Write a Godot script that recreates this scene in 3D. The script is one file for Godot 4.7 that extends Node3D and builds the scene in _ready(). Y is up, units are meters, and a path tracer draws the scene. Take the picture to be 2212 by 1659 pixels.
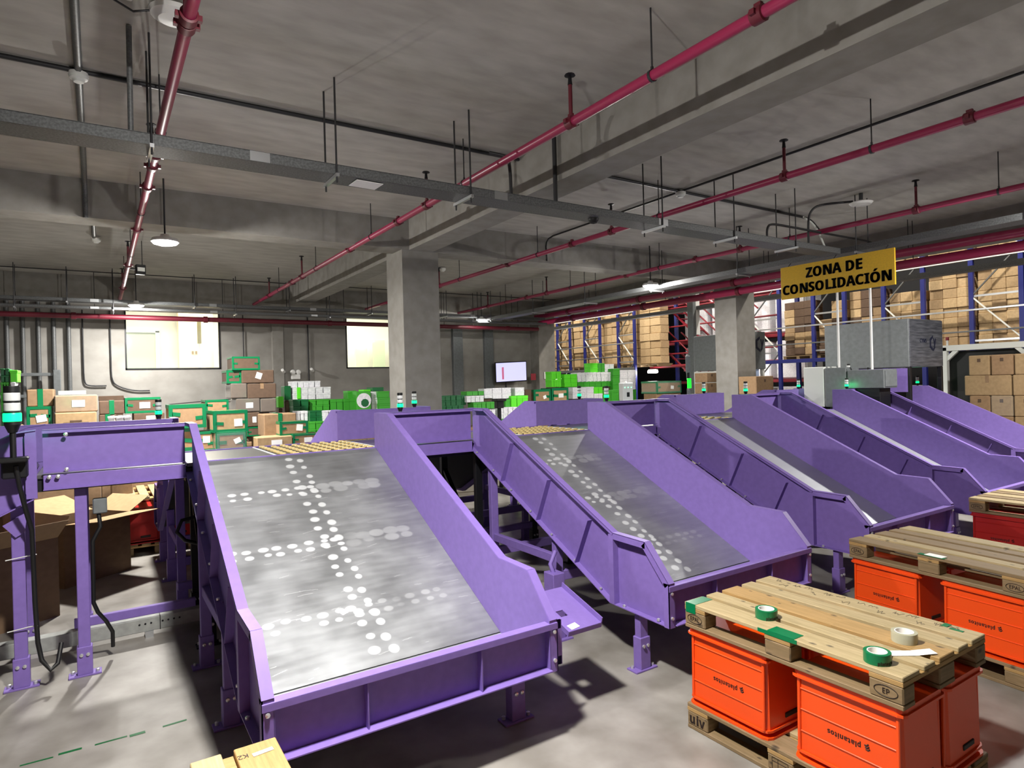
extends Node3D

const NTH := ["first", "second", "third", "fourth", "fifth", "sixth", "seventh", "eighth", "ninth", "tenth"]
var M := {}
var used := {}
var cache := {}
var rng := RandomNumberGenerator.new()


func _ready():
	rng.seed = 7
	# camera, light of the surroundings, exposure, lamps
	var cam := Camera3D.new()
	cam.name = "camera"
	cam.fov = 61.99
	cam.near = 0.05
	cam.far = 200.0
	add_child(cam)
	cam.transform = Transform3D(Basis(Vector3(0.8383, -0.0265, 0.5446), Vector3(0.0228, 0.9996, 0.0136), Vector3(-0.5448, 0.0011, 0.8386)).orthonormalized(), Vector3(0, 2.02, 0))
	cam.current = true
	var we := WorldEnvironment.new()
	we.name = "environment"
	var env := Environment.new()
	env.background_mode = Environment.BG_COLOR
	env.background_color = Color(0.02, 0.02, 0.025)
	env.tonemap_mode = Environment.TONE_MAPPER_LINEAR
	env.tonemap_exposure = 2.12
	env.sdfgi_enabled = true
	env.ssao_enabled = true
	env.ssil_enabled = true
	we.environment = env
	add_child(we)
	materials()
	for p in [[0.78, -2.35, 16.0], [9.75, -2.45, 15.0], [0.79, -9.43, 18.0], [9.73, -9.58, 13.0], [0.78, -16.5, 12.0], [9.9, -16.85, 17.0]]:
		ceiling_lamp(p[0], p[1], p[2])
	setting()
	services()
	chutes()
	sorter()
	machines()
	foreground()
	background_piles()
	racking()


# ---------------------------------------------------------------- names and labels
func numbered(called: String) -> String:
	var n: int = used.get(called, 0)
	used[called] = n + 1
	return called if n == 0 else "%s_%03d" % [called, n]


func tag(o: Node3D, label: String, category: String, group := "") -> Node3D:
	o.set_meta("label", label)
	o.set_meta("category", category)
	if group != "":
		o.set_meta("group", group)
	return o


func thing(called: String, label: String, category: String, at := Vector3.ZERO, turn := 0.0, group := "") -> Node3D:
	var o := Node3D.new()
	o.name = numbered(called)
	add_child(o)
	o.position = at
	o.rotation.y = turn
	return tag(o, label, category, group)


func obj(called: String, m: Mesh, mat: Material, parent: Node3D = null, at := Vector3.ZERO, basis := Basis()) -> MeshInstance3D:
	var o := MeshInstance3D.new()
	o.mesh = m
	o.material_override = mat
	o.name = numbered(called) if parent == null else called
	if parent == null:
		add_child(o)
	else:
		parent.add_child(o, true)
	o.transform = Transform3D(basis, at)
	return o


func struct(called: String, m: Mesh, mat: Material, parent: Node3D = null, label := "", category := "") -> MeshInstance3D:
	var o := obj(called, m, mat, parent)
	if parent == null:
		o.set_meta("kind", "structure")
		if label != "":
			tag(o, label, category)
	return o


func dup(root: Node3D, label: String, at: Vector3, turn := 0.0, group := "") -> Node3D:
	var base := String(root.name)
	var r: Node3D = root.duplicate()
	r.name = numbered(base)
	add_child(r)
	r.position = at
	r.rotation = Vector3(0, turn, 0)
	r.set_meta("label", label)
	if group != "":
		r.set_meta("group", group)
	return r


# ---------------------------------------------------------------- mesh builder
class Mb:
	var v := PackedVector3Array()
	var n := PackedVector3Array()
	var uv := PackedVector2Array()
	var off := Vector2.ZERO

	func tri(a: Vector3, b: Vector3, c: Vector3, o: Vector3, ua := Vector2.ZERO, ub := Vector2.ZERO, uc := Vector2.ZERO) -> void:
		var nn := (c - a).cross(b - a)
		if nn.length_squared() < 1e-16:
			return
		nn = nn.normalized()
		if nn.dot(o) < 0.0:
			v.append_array([a, c, b]); uv.append_array([ua, uc, ub]); nn = -nn
		else:
			v.append_array([a, b, c]); uv.append_array([ua, ub, uc])
		n.append_array([nn, nn, nn])

	func quad(a: Vector3, b: Vector3, c: Vector3, d: Vector3, o: Vector3) -> void:
		var lu := a.distance_to(b)
		var lv := a.distance_to(d)
		var ub := Vector2(lu, 0)
		var ud := Vector2(0, lv)
		if lv > lu:
			ub = Vector2(0, lu); ud = Vector2(lv, 0)
		tri(a, b, c, o, off, off + ub, off + ub + ud)
		tri(a, c, d, o, off, off + ub + ud, off + ud)

	func box(c: Vector3, s: Vector3, q := Basis(), bev := 0.0) -> Mb:
		var h := s * 0.5
		for a in 3:
			var u := (a + 1) % 3
			var w := (a + 2) % 3
			for sg in [-1.0, 1.0]:
				var pts := []
				for k in [[-1, -1], [1, -1], [1, 1], [-1, 1]]:
					var p := Vector3.ZERO
					p[a] = sg * h[a]; p[u] = k[0] * (h[u] - bev); p[w] = k[1] * (h[w] - bev)
					pts.append(c + q * p)
				var o := Vector3.ZERO
				o[a] = sg
				quad(pts[0], pts[1], pts[2], pts[3], q * o)
		if bev > 0.0:
			for a in 3:
				var u := (a + 1) % 3
				var w := (a + 2) % 3
				for su in [-1.0, 1.0]:
					for sw in [-1.0, 1.0]:
						var pts := []
						for k in [[-1, 0], [1, 0], [1, 1], [-1, 1]]:
							var p := Vector3.ZERO
							p[a] = k[0] * (h[a] - bev)
							p[u] = su * (h[u] - (bev if k[1] == 1 else 0.0))
							p[w] = sw * (h[w] - (0.0 if k[1] == 1 else bev))
							pts.append(c + q * p)
						var o := Vector3.ZERO
						o[u] = su; o[w] = sw
						quad(pts[0], pts[1], pts[2], pts[3], q * o)
			for sx in [-1.0, 1.0]:
				for sy in [-1.0, 1.0]:
					for sz in [-1.0, 1.0]:
						var s3 := Vector3(sx, sy, sz)
						tri(c + q * (s3 * Vector3(h.x, h.y - bev, h.z - bev)), c + q * (s3 * Vector3(h.x - bev, h.y, h.z - bev)), c + q * (s3 * Vector3(h.x - bev, h.y - bev, h.z)), q * s3)
		return self

	# a flat outline (2D) given depth: point = o + ex * p.x + ey * p.y, from 0 to ez
	func prism(poly: PackedVector2Array, o: Vector3, ex: Vector3, ey: Vector3, ez: Vector3) -> Mb:
		var idx := Geometry2D.triangulate_polygon(poly)
		for k in range(0, idx.size(), 3):
			var t := []
			for j in 3:
				t.append(o + ex * poly[idx[k + j]].x + ey * poly[idx[k + j]].y)
			tri(t[0], t[1], t[2], -ez, poly[idx[k]], poly[idx[k + 1]], poly[idx[k + 2]])
			tri(t[0] + ez, t[1] + ez, t[2] + ez, ez, poly[idx[k]], poly[idx[k + 1]], poly[idx[k + 2]])
		var cw := Geometry2D.is_polygon_clockwise(poly)
		for k in poly.size():
			var p := poly[k]
			var r := poly[(k + 1) % poly.size()]
			var e := r - p
			var side := Vector2(-e.y, e.x) if cw else Vector2(e.y, -e.x)
			var a := o + ex * p.x + ey * p.y
			var b := o + ex * r.x + ey * r.y
			quad(a, b, b + ez, a + ez, ex * side.x + ey * side.y)
		return self

	func ring(c: Vector3, x: Vector3, y: Vector3, r: float, seg: int) -> Array:
		var out := []
		for k in seg:
			var t := TAU * k / seg
			out.append(c + (x * cos(t) + y * sin(t)) * r)
		return out

	func smooth_quad(a: Vector3, b: Vector3, c: Vector3, d: Vector3, na: Vector3, nb: Vector3, nc: Vector3, nd: Vector3) -> void:
		var nn := (c - a).cross(b - a)
		if nn.dot(na + nb + nc + nd) < 0.0:
			v.append_array([a, c, b, a, d, c]); n.append_array([na, nc, nb, na, nd, nc])
		else:
			v.append_array([a, b, c, a, c, d]); n.append_array([na, nb, nc, na, nc, nd])
		for k in 6:
			uv.append(Vector2.ZERO)

	func tube(pts: Array, r: float, seg := 10, caps := true) -> Mb:
		var x := Vector3.ZERO
		var prev := []
		var prev_c := Vector3.ZERO
		for k in pts.size():
			var c: Vector3 = pts[k]
			var dirn: Vector3
			if k == 0:
				dirn = pts[1] - c
			elif k == pts.size() - 1:
				dirn = c - pts[k - 1]
			else:
				dirn = (pts[k + 1] - c).normalized() + (c - pts[k - 1]).normalized()
			dirn = dirn.normalized()
			if x == Vector3.ZERO:
				x = dirn.cross(Vector3.UP if absf(dirn.y) < 0.9 else Vector3.RIGHT).normalized()
			else:
				x = (x - dirn * x.dot(dirn)).normalized()
			var y := dirn.cross(x)
			var rg := ring(c, x, y, r, seg)
			if k > 0:
				for j in seg:
					var j2 := (j + 1) % seg
					smooth_quad(prev[j], prev[j2], rg[j2], rg[j], (prev[j] - prev_c).normalized(), (prev[j2] - prev_c).normalized(), (rg[j2] - c).normalized(), (rg[j] - c).normalized())
			if caps and (k == 0 or k == pts.size() - 1):
				for j in range(1, seg - 1):
					tri(rg[0], rg[j], rg[j + 1], -dirn if k == 0 else dirn)
			prev = rg
			prev_c = c
		return self

	# profile: points (radius, height) turned round the axis through c
	func lathe(profile: Array, c: Vector3, q := Basis(), seg := 16) -> Mb:
		for k in profile.size() - 1:
			var p: Vector2 = profile[k]
			var r: Vector2 = profile[k + 1]
			var e := r - p
			var nr := Vector2(e.y, -e.x).normalized()
			for j in seg:
				var t := TAU * j / seg
				var t2 := TAU * (j + 1) / seg
				var d1 := Vector3(cos(t), 0, sin(t))
				var d2 := Vector3(cos(t2), 0, sin(t2))
				var n1 := q * (d1 * nr.x + Vector3.UP * nr.y)
				var n2 := q * (d2 * nr.x + Vector3.UP * nr.y)
				var a := c + q * (d1 * p.x + Vector3.UP * p.y)
				var b := c + q * (d2 * p.x + Vector3.UP * p.y)
				var cc := c + q * (d2 * r.x + Vector3.UP * r.y)
				var d := c + q * (d1 * r.x + Vector3.UP * r.y)
				if a.distance_to(b) < 1e-6:
					tri(a, cc, d, n1 + n2)
				elif cc.distance_to(d) < 1e-6:
					tri(a, b, cc, n1 + n2)
				else:
					smooth_quad(a, b, cc, d, n1, n2, n2, n1)
		return self

	func done() -> ArrayMesh:
		var arr := []
		arr.resize(Mesh.ARRAY_MAX)
		arr[Mesh.ARRAY_VERTEX] = v
		arr[Mesh.ARRAY_NORMAL] = n
		arr[Mesh.ARRAY_TEX_UV] = uv
		var m := ArrayMesh.new()
		m.add_surface_from_arrays(Mesh.PRIMITIVE_TRIANGLES, arr)
		return m


func box_mesh(s: Vector3, bev := 0.0) -> ArrayMesh:   # stands on y = 0
	var key := "%s %s" % [s.snapped(Vector3.ONE * 0.002), bev]
	if not cache.has(key):
		cache[key] = Mb.new().box(Vector3(0, s.y / 2, 0), s, Basis(), bev).done()
	return cache[key]


func seg_basis(a: Vector3, b: Vector3) -> Basis:   # y along a to b
	var y := (b - a).normalized()
	var x := y.cross(Vector3.UP if absf(y.y) < 0.95 else Vector3.RIGHT).normalized()
	return Basis(x, y, x.cross(y))


func bar(m: Mb, a: Vector3, b: Vector3, w: float, d: float) -> void:
	m.box((a + b) / 2, Vector3(w, a.distance_to(b), d), seg_basis(a, b))


# ---------------------------------------------------------------- materials
func mat(c: Color, rough := 0.6, metal := 0.0, spec := 0.5) -> StandardMaterial3D:
	var m := StandardMaterial3D.new()
	m.albedo_color = c
	m.roughness = rough
	m.metallic = metal
	m.metallic_specular = spec
	return m


func noise_tex(freq: float, oct: int, dark: Color, light: Color, sd: int, size := 512, kind := FastNoiseLite.TYPE_SIMPLEX_SMOOTH) -> NoiseTexture2D:
	var f := FastNoiseLite.new()
	f.seed = sd
	f.frequency = freq
	f.noise_type = kind
	f.fractal_octaves = oct
	var t := NoiseTexture2D.new()
	t.width = size
	t.height = size
	t.seamless = true
	t.noise = f
	var g := Gradient.new()
	g.set_color(0, dark)
	g.set_color(1, light)
	t.color_ramp = g
	return t


func tri(m: StandardMaterial3D, t: Texture2D, scale: Vector3, world := true) -> StandardMaterial3D:
	m.albedo_texture = t
	m.uv1_triplanar = true
	m.uv1_world_triplanar = world
	m.uv1_scale = scale
	return m


func glow(c: Color, e: float) -> StandardMaterial3D:
	var m := mat(c, 0.4)
	m.emission_enabled = true
	m.emission = c
	m.emission_energy_multiplier = e
	return m


func materials() -> void:
	var mottled := noise_tex(0.012, 5, Color(0.86, 0.855, 0.85), Color(1, 1, 1), 3)
	var coarse := noise_tex(0.02, 5, Color(0.89, 0.885, 0.875), Color(1, 1, 1), 11)
	M.ceiling = tri(mat(Color(0.70, 0.69, 0.665), 0.9), mottled, Vector3(0.22, 0.5, 0.6))
	M.concrete = tri(mat(Color(0.58, 0.57, 0.55), 0.9), coarse, Vector3(0.35, 0.35, 0.35))
	M.wall = tri(mat(Color(0.62, 0.61, 0.59), 0.9), mottled, Vector3(0.22, 0.3, 0.22))
	var fl := mat(Color(0.62, 0.605, 0.585), 0.40)
	tri(fl, noise_tex(0.015, 5, Color(0.76, 0.75, 0.73), Color(1, 1, 1), 21), Vector3(0.3, 0.3, 0.3))
	M.floor = fl
	M.purple = tri(mat(Color(0.50, 0.41, 0.695), 0.5, 0.0, 0.38), noise_tex(0.05, 3, Color(0.94, 0.94, 0.94), Color(1, 1, 1), 31, 256), Vector3(1, 1, 1))
	M.crimson = mat(Color(0.56, 0.13, 0.28), 0.35)
	M.crimson_dark = mat(Color(0.36, 0.06, 0.13), 0.5)
	M.steel = tri(mat(Color(0.46, 0.47, 0.475), 0.5, 0.25), noise_tex(0.08, 4, Color(0.7, 0.7, 0.7), Color(1, 1, 1), 41, 256), Vector3(2, 2, 2))
	M.bright_steel = mat(Color(0.78, 0.79, 0.80), 0.3, 0.85)
	M.galv = tri(mat(Color(0.66, 0.67, 0.655), 0.45, 0.2), noise_tex(0.05, 4, Color(0.88, 0.88, 0.88), Color(1, 1, 1), 47, 128), Vector3(2, 2, 2))
	M.rod = mat(Color(0.20, 0.20, 0.21), 0.5, 0.4)
	M.bolt = mat(Color(0.85, 0.85, 0.86), 0.3, 0.7)
	M.black = mat(Color(0.03, 0.03, 0.035), 0.5)
	M.dark_metal = mat(Color(0.09, 0.09, 0.11), 0.5, 0.3)
	M.rubber = mat(Color(0.06, 0.06, 0.065), 0.55)
	M.white = mat(Color(0.88, 0.88, 0.87), 0.5)
	M.offwhite = mat(Color(0.86, 0.87, 0.85), 0.6)
	M.paper = mat(Color(0.93, 0.93, 0.92), 0.7)
	M.tower_white = mat(Color(0.85, 0.86, 0.86), 0.3)
	M.green_glow = glow(Color(0.03, 1.0, 0.50), 1.1)
	M.lamp_glow = glow(Color(1.0, 0.99, 0.97), 14.0)
	M.tote = mat(Color(0.90, 0.29, 0.04), 0.42)
	M.tote_red = mat(Color(0.66, 0.08, 0.06), 0.42)
	M.print = mat(Color(0.10, 0.03, 0.02), 0.6)
	M.green_tape = mat(Color(0.0, 0.42, 0.25), 0.3)
	M.clear_tape = mat(Color(0.68, 0.67, 0.58), 0.25)
	M.yellow = tri(mat(Color(0.88, 0.70, 0.05), 0.5), noise_tex(0.1, 3, Color(0.93, 0.93, 0.93), Color(1, 1, 1), 61, 128), Vector3(2, 2, 2))
	M.grey_panel = tri(mat(Color(0.45, 0.47, 0.48), 0.5, 0.1), coarse, Vector3(1, 1, 1))
	M.brushed = tri(mat(Color(0.50, 0.51, 0.54), 0.45, 0.4), noise_tex(0.02, 4, Color(0.6, 0.6, 0.62), Color(1, 1, 1), 71, 256), Vector3(0.4, 4, 0.4))
	M.navy = mat(Color(0.08, 0.10, 0.20), 0.6)
	M.rack_blue = mat(Color(0.10, 0.13, 0.42), 0.45)
	M.rack_red = mat(Color(0.50, 0.09, 0.15), 0.5)
	M.belt = mat(Color(0.42, 0.42, 0.42), 0.3, 0.5)
	M.wheel = mat(Color(0.84, 0.74, 0.50), 0.5)
	M.kraft = []
	for k in 4:
		var c: Color = [Color(0.62, 0.50, 0.37), Color(0.57, 0.46, 0.345), Color(0.67, 0.56, 0.41), Color(0.51, 0.41, 0.31)][k]
		M.kraft.append(tri(mat(c, 0.85), coarse, Vector3(1.2, 1.2, 1.2)))
	M.kraft_pale = []
	for c in [Color(0.76, 0.65, 0.49), Color(0.71, 0.60, 0.45), Color(0.79, 0.68, 0.52), Color(0.66, 0.555, 0.42)]:
		M.kraft_pale.append(tri(mat(c, 0.85), coarse, Vector3(1.2, 1.2, 1.2)))
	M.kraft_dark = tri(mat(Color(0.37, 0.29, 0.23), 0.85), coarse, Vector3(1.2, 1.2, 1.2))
	M.shoe_white = tri(mat(Color(0.93, 0.93, 0.94), 0.6), noise_tex(0.06, 3, Color(0.86, 0.86, 0.88), Color(1, 1, 1), 81, 128), Vector3(2, 2, 2))
	M.shoe_green = mat(Color(0.22, 0.60, 0.16), 0.5)
	M.shoe_lime = mat(Color(0.36, 0.86, 0.16), 0.5)
	M.shoe_dark = mat(Color(0.03, 0.36, 0.18), 0.45)
	M.twine = mat(Color(0.12, 0.16, 0.15), 0.8)
	var glass := mat(Color(0.9, 0.95, 0.93, 0.06), 0.05)
	glass.transparency = BaseMaterial3D.TRANSPARENCY_ALPHA
	M.glass = glass
	var film := mat(Color(0.9, 0.95, 0.95, 0.07), 0.12)
	film.transparency = BaseMaterial3D.TRANSPARENCY_ALPHA
	M.film = film
	M.wood = wood_material(Color(0.67, 0.625, 0.485), 5)
	M.wood_old = wood_material(Color(0.52, 0.455, 0.34), 6)
	M.wood_warm = wood_material(Color(0.66, 0.555, 0.36), 8)
	M.sheet = sheet_material(1, 0.50, 0.62)
	M.sheet_worn = sheet_material(2, 0.48, 0.70)
	M.sheet_plain = sheet_material(3, 0.48, 0.74)


func wood_material(c: Color, sd: int) -> StandardMaterial3D:
	var f := FastNoiseLite.new()
	f.seed = sd
	f.frequency = 0.02
	f.fractal_octaves = 4
	var im := Image.create(512, 256, false, Image.FORMAT_RGB8)
	var knots := []
	var r := RandomNumberGenerator.new()
	r.seed = 90 + sd
	for k in 7:
		knots.append(Vector3(r.randf_range(20, 490), r.randf_range(10, 246), r.randf_range(3.0, 7.0)))
	for y in 256:
		for x in 512:
			var warp := 0.0
			var dark := 0.0
			for k in knots:
				var d := Vector2((x - k.x) * 0.55, y - k.y).length()
				if d < 40.0:
					warp += exp(-d / 9.0) * 14.0
					if d < k.z:
						dark = maxf(dark, 0.45 * (1.0 - d / k.z) + 0.12)
			var g := f.get_noise_2d(x * 0.22, (y + warp) * 3.4) * 0.5 + 0.5
			var fine := f.get_noise_2d(x * 0.8 + 900.0, (y + warp) * 11.0) * 0.5 + 0.5
			var l := (0.74 + 0.20 * g + 0.12 * fine) * (1.0 - dark)
			im.set_pixel(x, y, Color(minf(c.r * l * 1.05, 1.0), minf(c.g * l, 1.0), minf(c.b * l * (0.9 + 0.1 * g), 1.0)))
	var m := mat(Color.WHITE, 0.75)
	m.albedo_texture = ImageTexture.create_from_image(im)
	m.uv1_scale = Vector3(1.1, 2.2, 1)
	return m


# a rolled steel sheet: grey metal with the dull dots that its welded stiffeners leave, u across, v down the slope
func sheet_material(variant: int, rough: float, tone: float) -> ORMMaterial3D:
	var w := 480
	var h := 672
	var mask := PackedFloat32Array()
	mask.resize(w * h)
	var r := RandomNumberGenerator.new()
	r.seed = 40 + variant
	var dots := []
	if variant < 3:
		for k in 21:
			var v := 0.035 + 0.0455 * k
			dots.append([0.468 + r.randf_range(-0.008, 0.008), v + r.randf_range(-0.01, 0.01), 0.021, 0.0115, 0.85])
			dots.append([0.533 + r.randf_range(-0.008, 0.008), v + 0.02 + r.randf_range(-0.01, 0.01), 0.019, 0.0125, 0.85])
		for row in [0.232, 0.519, 0.812]:
			for k in 13:
				var u := 0.06 + 0.066 * k
				var far := u > 0.57
				var soft := r.randf_range(0.08, 0.42) if far else 0.9
				var big := 1.9 if far and row < 0.7 else 1.0
				dots.append([u + r.randf_range(-0.012, 0.012), row - 0.014 + r.randf_range(-0.004, 0.004), 0.020 * big, 0.009 * big, soft])
				if r.randf() < 0.85:
					dots.append([u + 0.005 + r.randf_range(-0.012, 0.012), row + 0.014 + r.randf_range(-0.004, 0.004), 0.018 * big, 0.0085 * big, soft])
	for d in dots:
		var grow := r.randf_range(0.8, 1.15)
		var rx: float = d[2] * w * grow
		var ry: float = d[3] * h * grow
		for y in range(int(d[1] * h - ry * 1.5), int(d[1] * h + ry * 1.5) + 1):
			for x in range(int(d[0] * w - rx * 1.5), int(d[0] * w + rx * 1.5) + 1):
				if x < 0 or y < 0 or x >= w or y >= h:
					continue
				var e := Vector2((x - d[0] * w) / rx, (y - d[1] * h) / ry).length()
				mask[y * w + x] = maxf(mask[y * w + x], d[4] * clampf((1.12 - e) / 0.25, 0.0, 1.0))
	# scratches
	for k in 60 if variant < 3 else 20:
		var p := Vector2(r.randf() * w, r.randf_range(0.25, 1.0) * h)
		var dirn := Vector2(1, r.randf_range(-0.25, 0.12)) * r.randf_range(5.0, 38.0)
		for s in 40:
			var q := p + dirn * (s / 40.0)
			if q.x >= 0 and q.y >= 0 and q.x < w and q.y < h:
				mask[int(q.y) * w + int(q.x)] = maxf(mask[int(q.y) * w + int(q.x)], 0.45)
	var f := FastNoiseLite.new()
	f.seed = 5 + variant
	f.frequency = 0.006
	f.fractal_octaves = 5
	var im := Image.create(w, h, false, Image.FORMAT_RGB8)
	var orm := Image.create(w, h, false, Image.FORMAT_RGB8)
	for y in h:
		for x in w:
			var g := f.get_noise_2d(x, y)
			var b := f.get_noise_2d(x * 1.2 + 500.0, y * 9.0)
			var k := mask[y * w + x]
			var calm := 0.25 if variant == 3 else 1.0
			var t := tone + (g * 0.06 + b * 0.035) * calm
			im.set_pixel(x, y, Color(lerpf(t, 0.90, k * 0.7), lerpf(t * 1.015, 0.91, k * 0.7), lerpf(t * 1.03, 0.915, k * 0.7)))
			orm.set_pixel(x, y, Color(1, clampf(lerpf(rough + (g * 0.14 + b * 0.05) * calm, 0.7, k), 0.1, 1.0), lerpf(0.7 if variant == 3 else 0.76, 0.45, k)))
	var m := ORMMaterial3D.new()
	m.albedo_texture = ImageTexture.create_from_image(im)
	m.orm_texture = ImageTexture.create_from_image(orm)
	return m


func lettering(text: String, size: float, bold := true, depth := 0.002) -> TextMesh:
	var key := "text %s %s" % [text, size]
	if not cache.has(key):
		var f := SystemFont.new()
		f.font_names = PackedStringArray(["Droid Sans"])
		f.font_weight = 800 if bold else 400
		var t := TextMesh.new()
		t.font = f
		t.text = text
		t.font_size = 32
		t.pixel_size = size / 32.0
		t.depth = depth
		t.curve_step = 1.0
		cache[key] = t
	return cache[key]


# heavier letters: the same outline laid down several times with small shifts, joined
func heavy_lettering(text: String, size: float, grow: float, depth: float) -> ArrayMesh:
	var t := lettering(text, size, true, depth)
	var st := SurfaceTool.new()
	for o in [Vector2.ZERO, Vector2(-1, 0), Vector2(1, 0), Vector2(-0.7, 0.7), Vector2(0.7, 0.7), Vector2(0, -1)]:
		st.append_from(t, 0, Transform3D(Basis(), Vector3(o.x * grow, o.y * grow * 0.6, 0)))
	return st.commit()


# ---------------------------------------------------------------- lamps
func ceiling_lamp(x: float, z: float, e: float) -> void:
	var where := "over the nearest chute" if z > -5.0 else ("before the deep cross beam" if z > -12.0 else "near the window wall")
	var side := "left" if x < 5.0 else "right"
	var t := thing("ceiling_lamp", "round white LED lamp on a thin rod %s, %s bay" % [where, side], "lamp", Vector3(x, 3.95, z))
	var m := Mb.new()
	m.lathe([Vector2(0.0, 0.13), Vector2(0.05, 0.13), Vector2(0.06, 0.09), Vector2(0.15, 0.075), Vector2(0.165, 0.045), Vector2(0.165, 0.03), Vector2(0.0, 0.03)], Vector3.ZERO, Basis(), 20)
	obj("housing", m.done(), M.white, t)
	var d := Mb.new()
	d.lathe([Vector2(0.155, 0.03), Vector2(0.14, 0.008), Vector2(0.08, -0.008), Vector2(0.0, -0.012)], Vector3.ZERO, Basis(), 20)
	obj("diffuser", d.done(), M.lamp_glow, t)
	obj("rod", Mb.new().tube([Vector3(0, 0.13, 0), Vector3(0, 0.86, 0)], 0.012, 6).done(), M.rod, t)
	var l := AreaLight3D.new()
	l.name = "lamp_light"
	l.light_color = Color(1.0, 0.985, 0.96)
	l.light_energy = e * 0.95
	l.area_size = Vector2(0.26, 0.26)
	l.area_range = 40.0
	l.shadow_enabled = true
	t.add_child(l)
	l.transform = Transform3D(Basis(Vector3.RIGHT, -PI / 2), Vector3(0, -0.02, 0))
	var o := OmniLight3D.new()   # the dome of the diffuser also throws light sideways
	o.name = "dome_light"
	o.light_color = l.light_color
	o.light_energy = e * 0.15
	o.light_size = 0.02
	o.omni_range = 40.0
	o.omni_attenuation = 2.0
	o.shadow_enabled = true
	t.add_child(o)
	o.position = Vector3(0, -0.036, 0)


func area(called: String, at: Vector3, look: Vector3, size: Vector2, e: float, c: Color, parent: Node3D) -> void:
	var l := AreaLight3D.new()
	l.name = called
	l.area_size = size
	l.light_energy = e
	l.light_color = c
	l.area_range = 40.0
	l.shadow_enabled = true
	parent.add_child(l)
	l.transform = Transform3D(Basis.looking_at(look, Vector3.UP if absf(look.y) < 0.9 else Vector3.RIGHT), at)


# ---------------------------------------------------------------- the hall
func slab(a: Vector3, b: Vector3) -> ArrayMesh:
	return Mb.new().box((a + b) / 2, (b - a).abs()).done()


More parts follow.
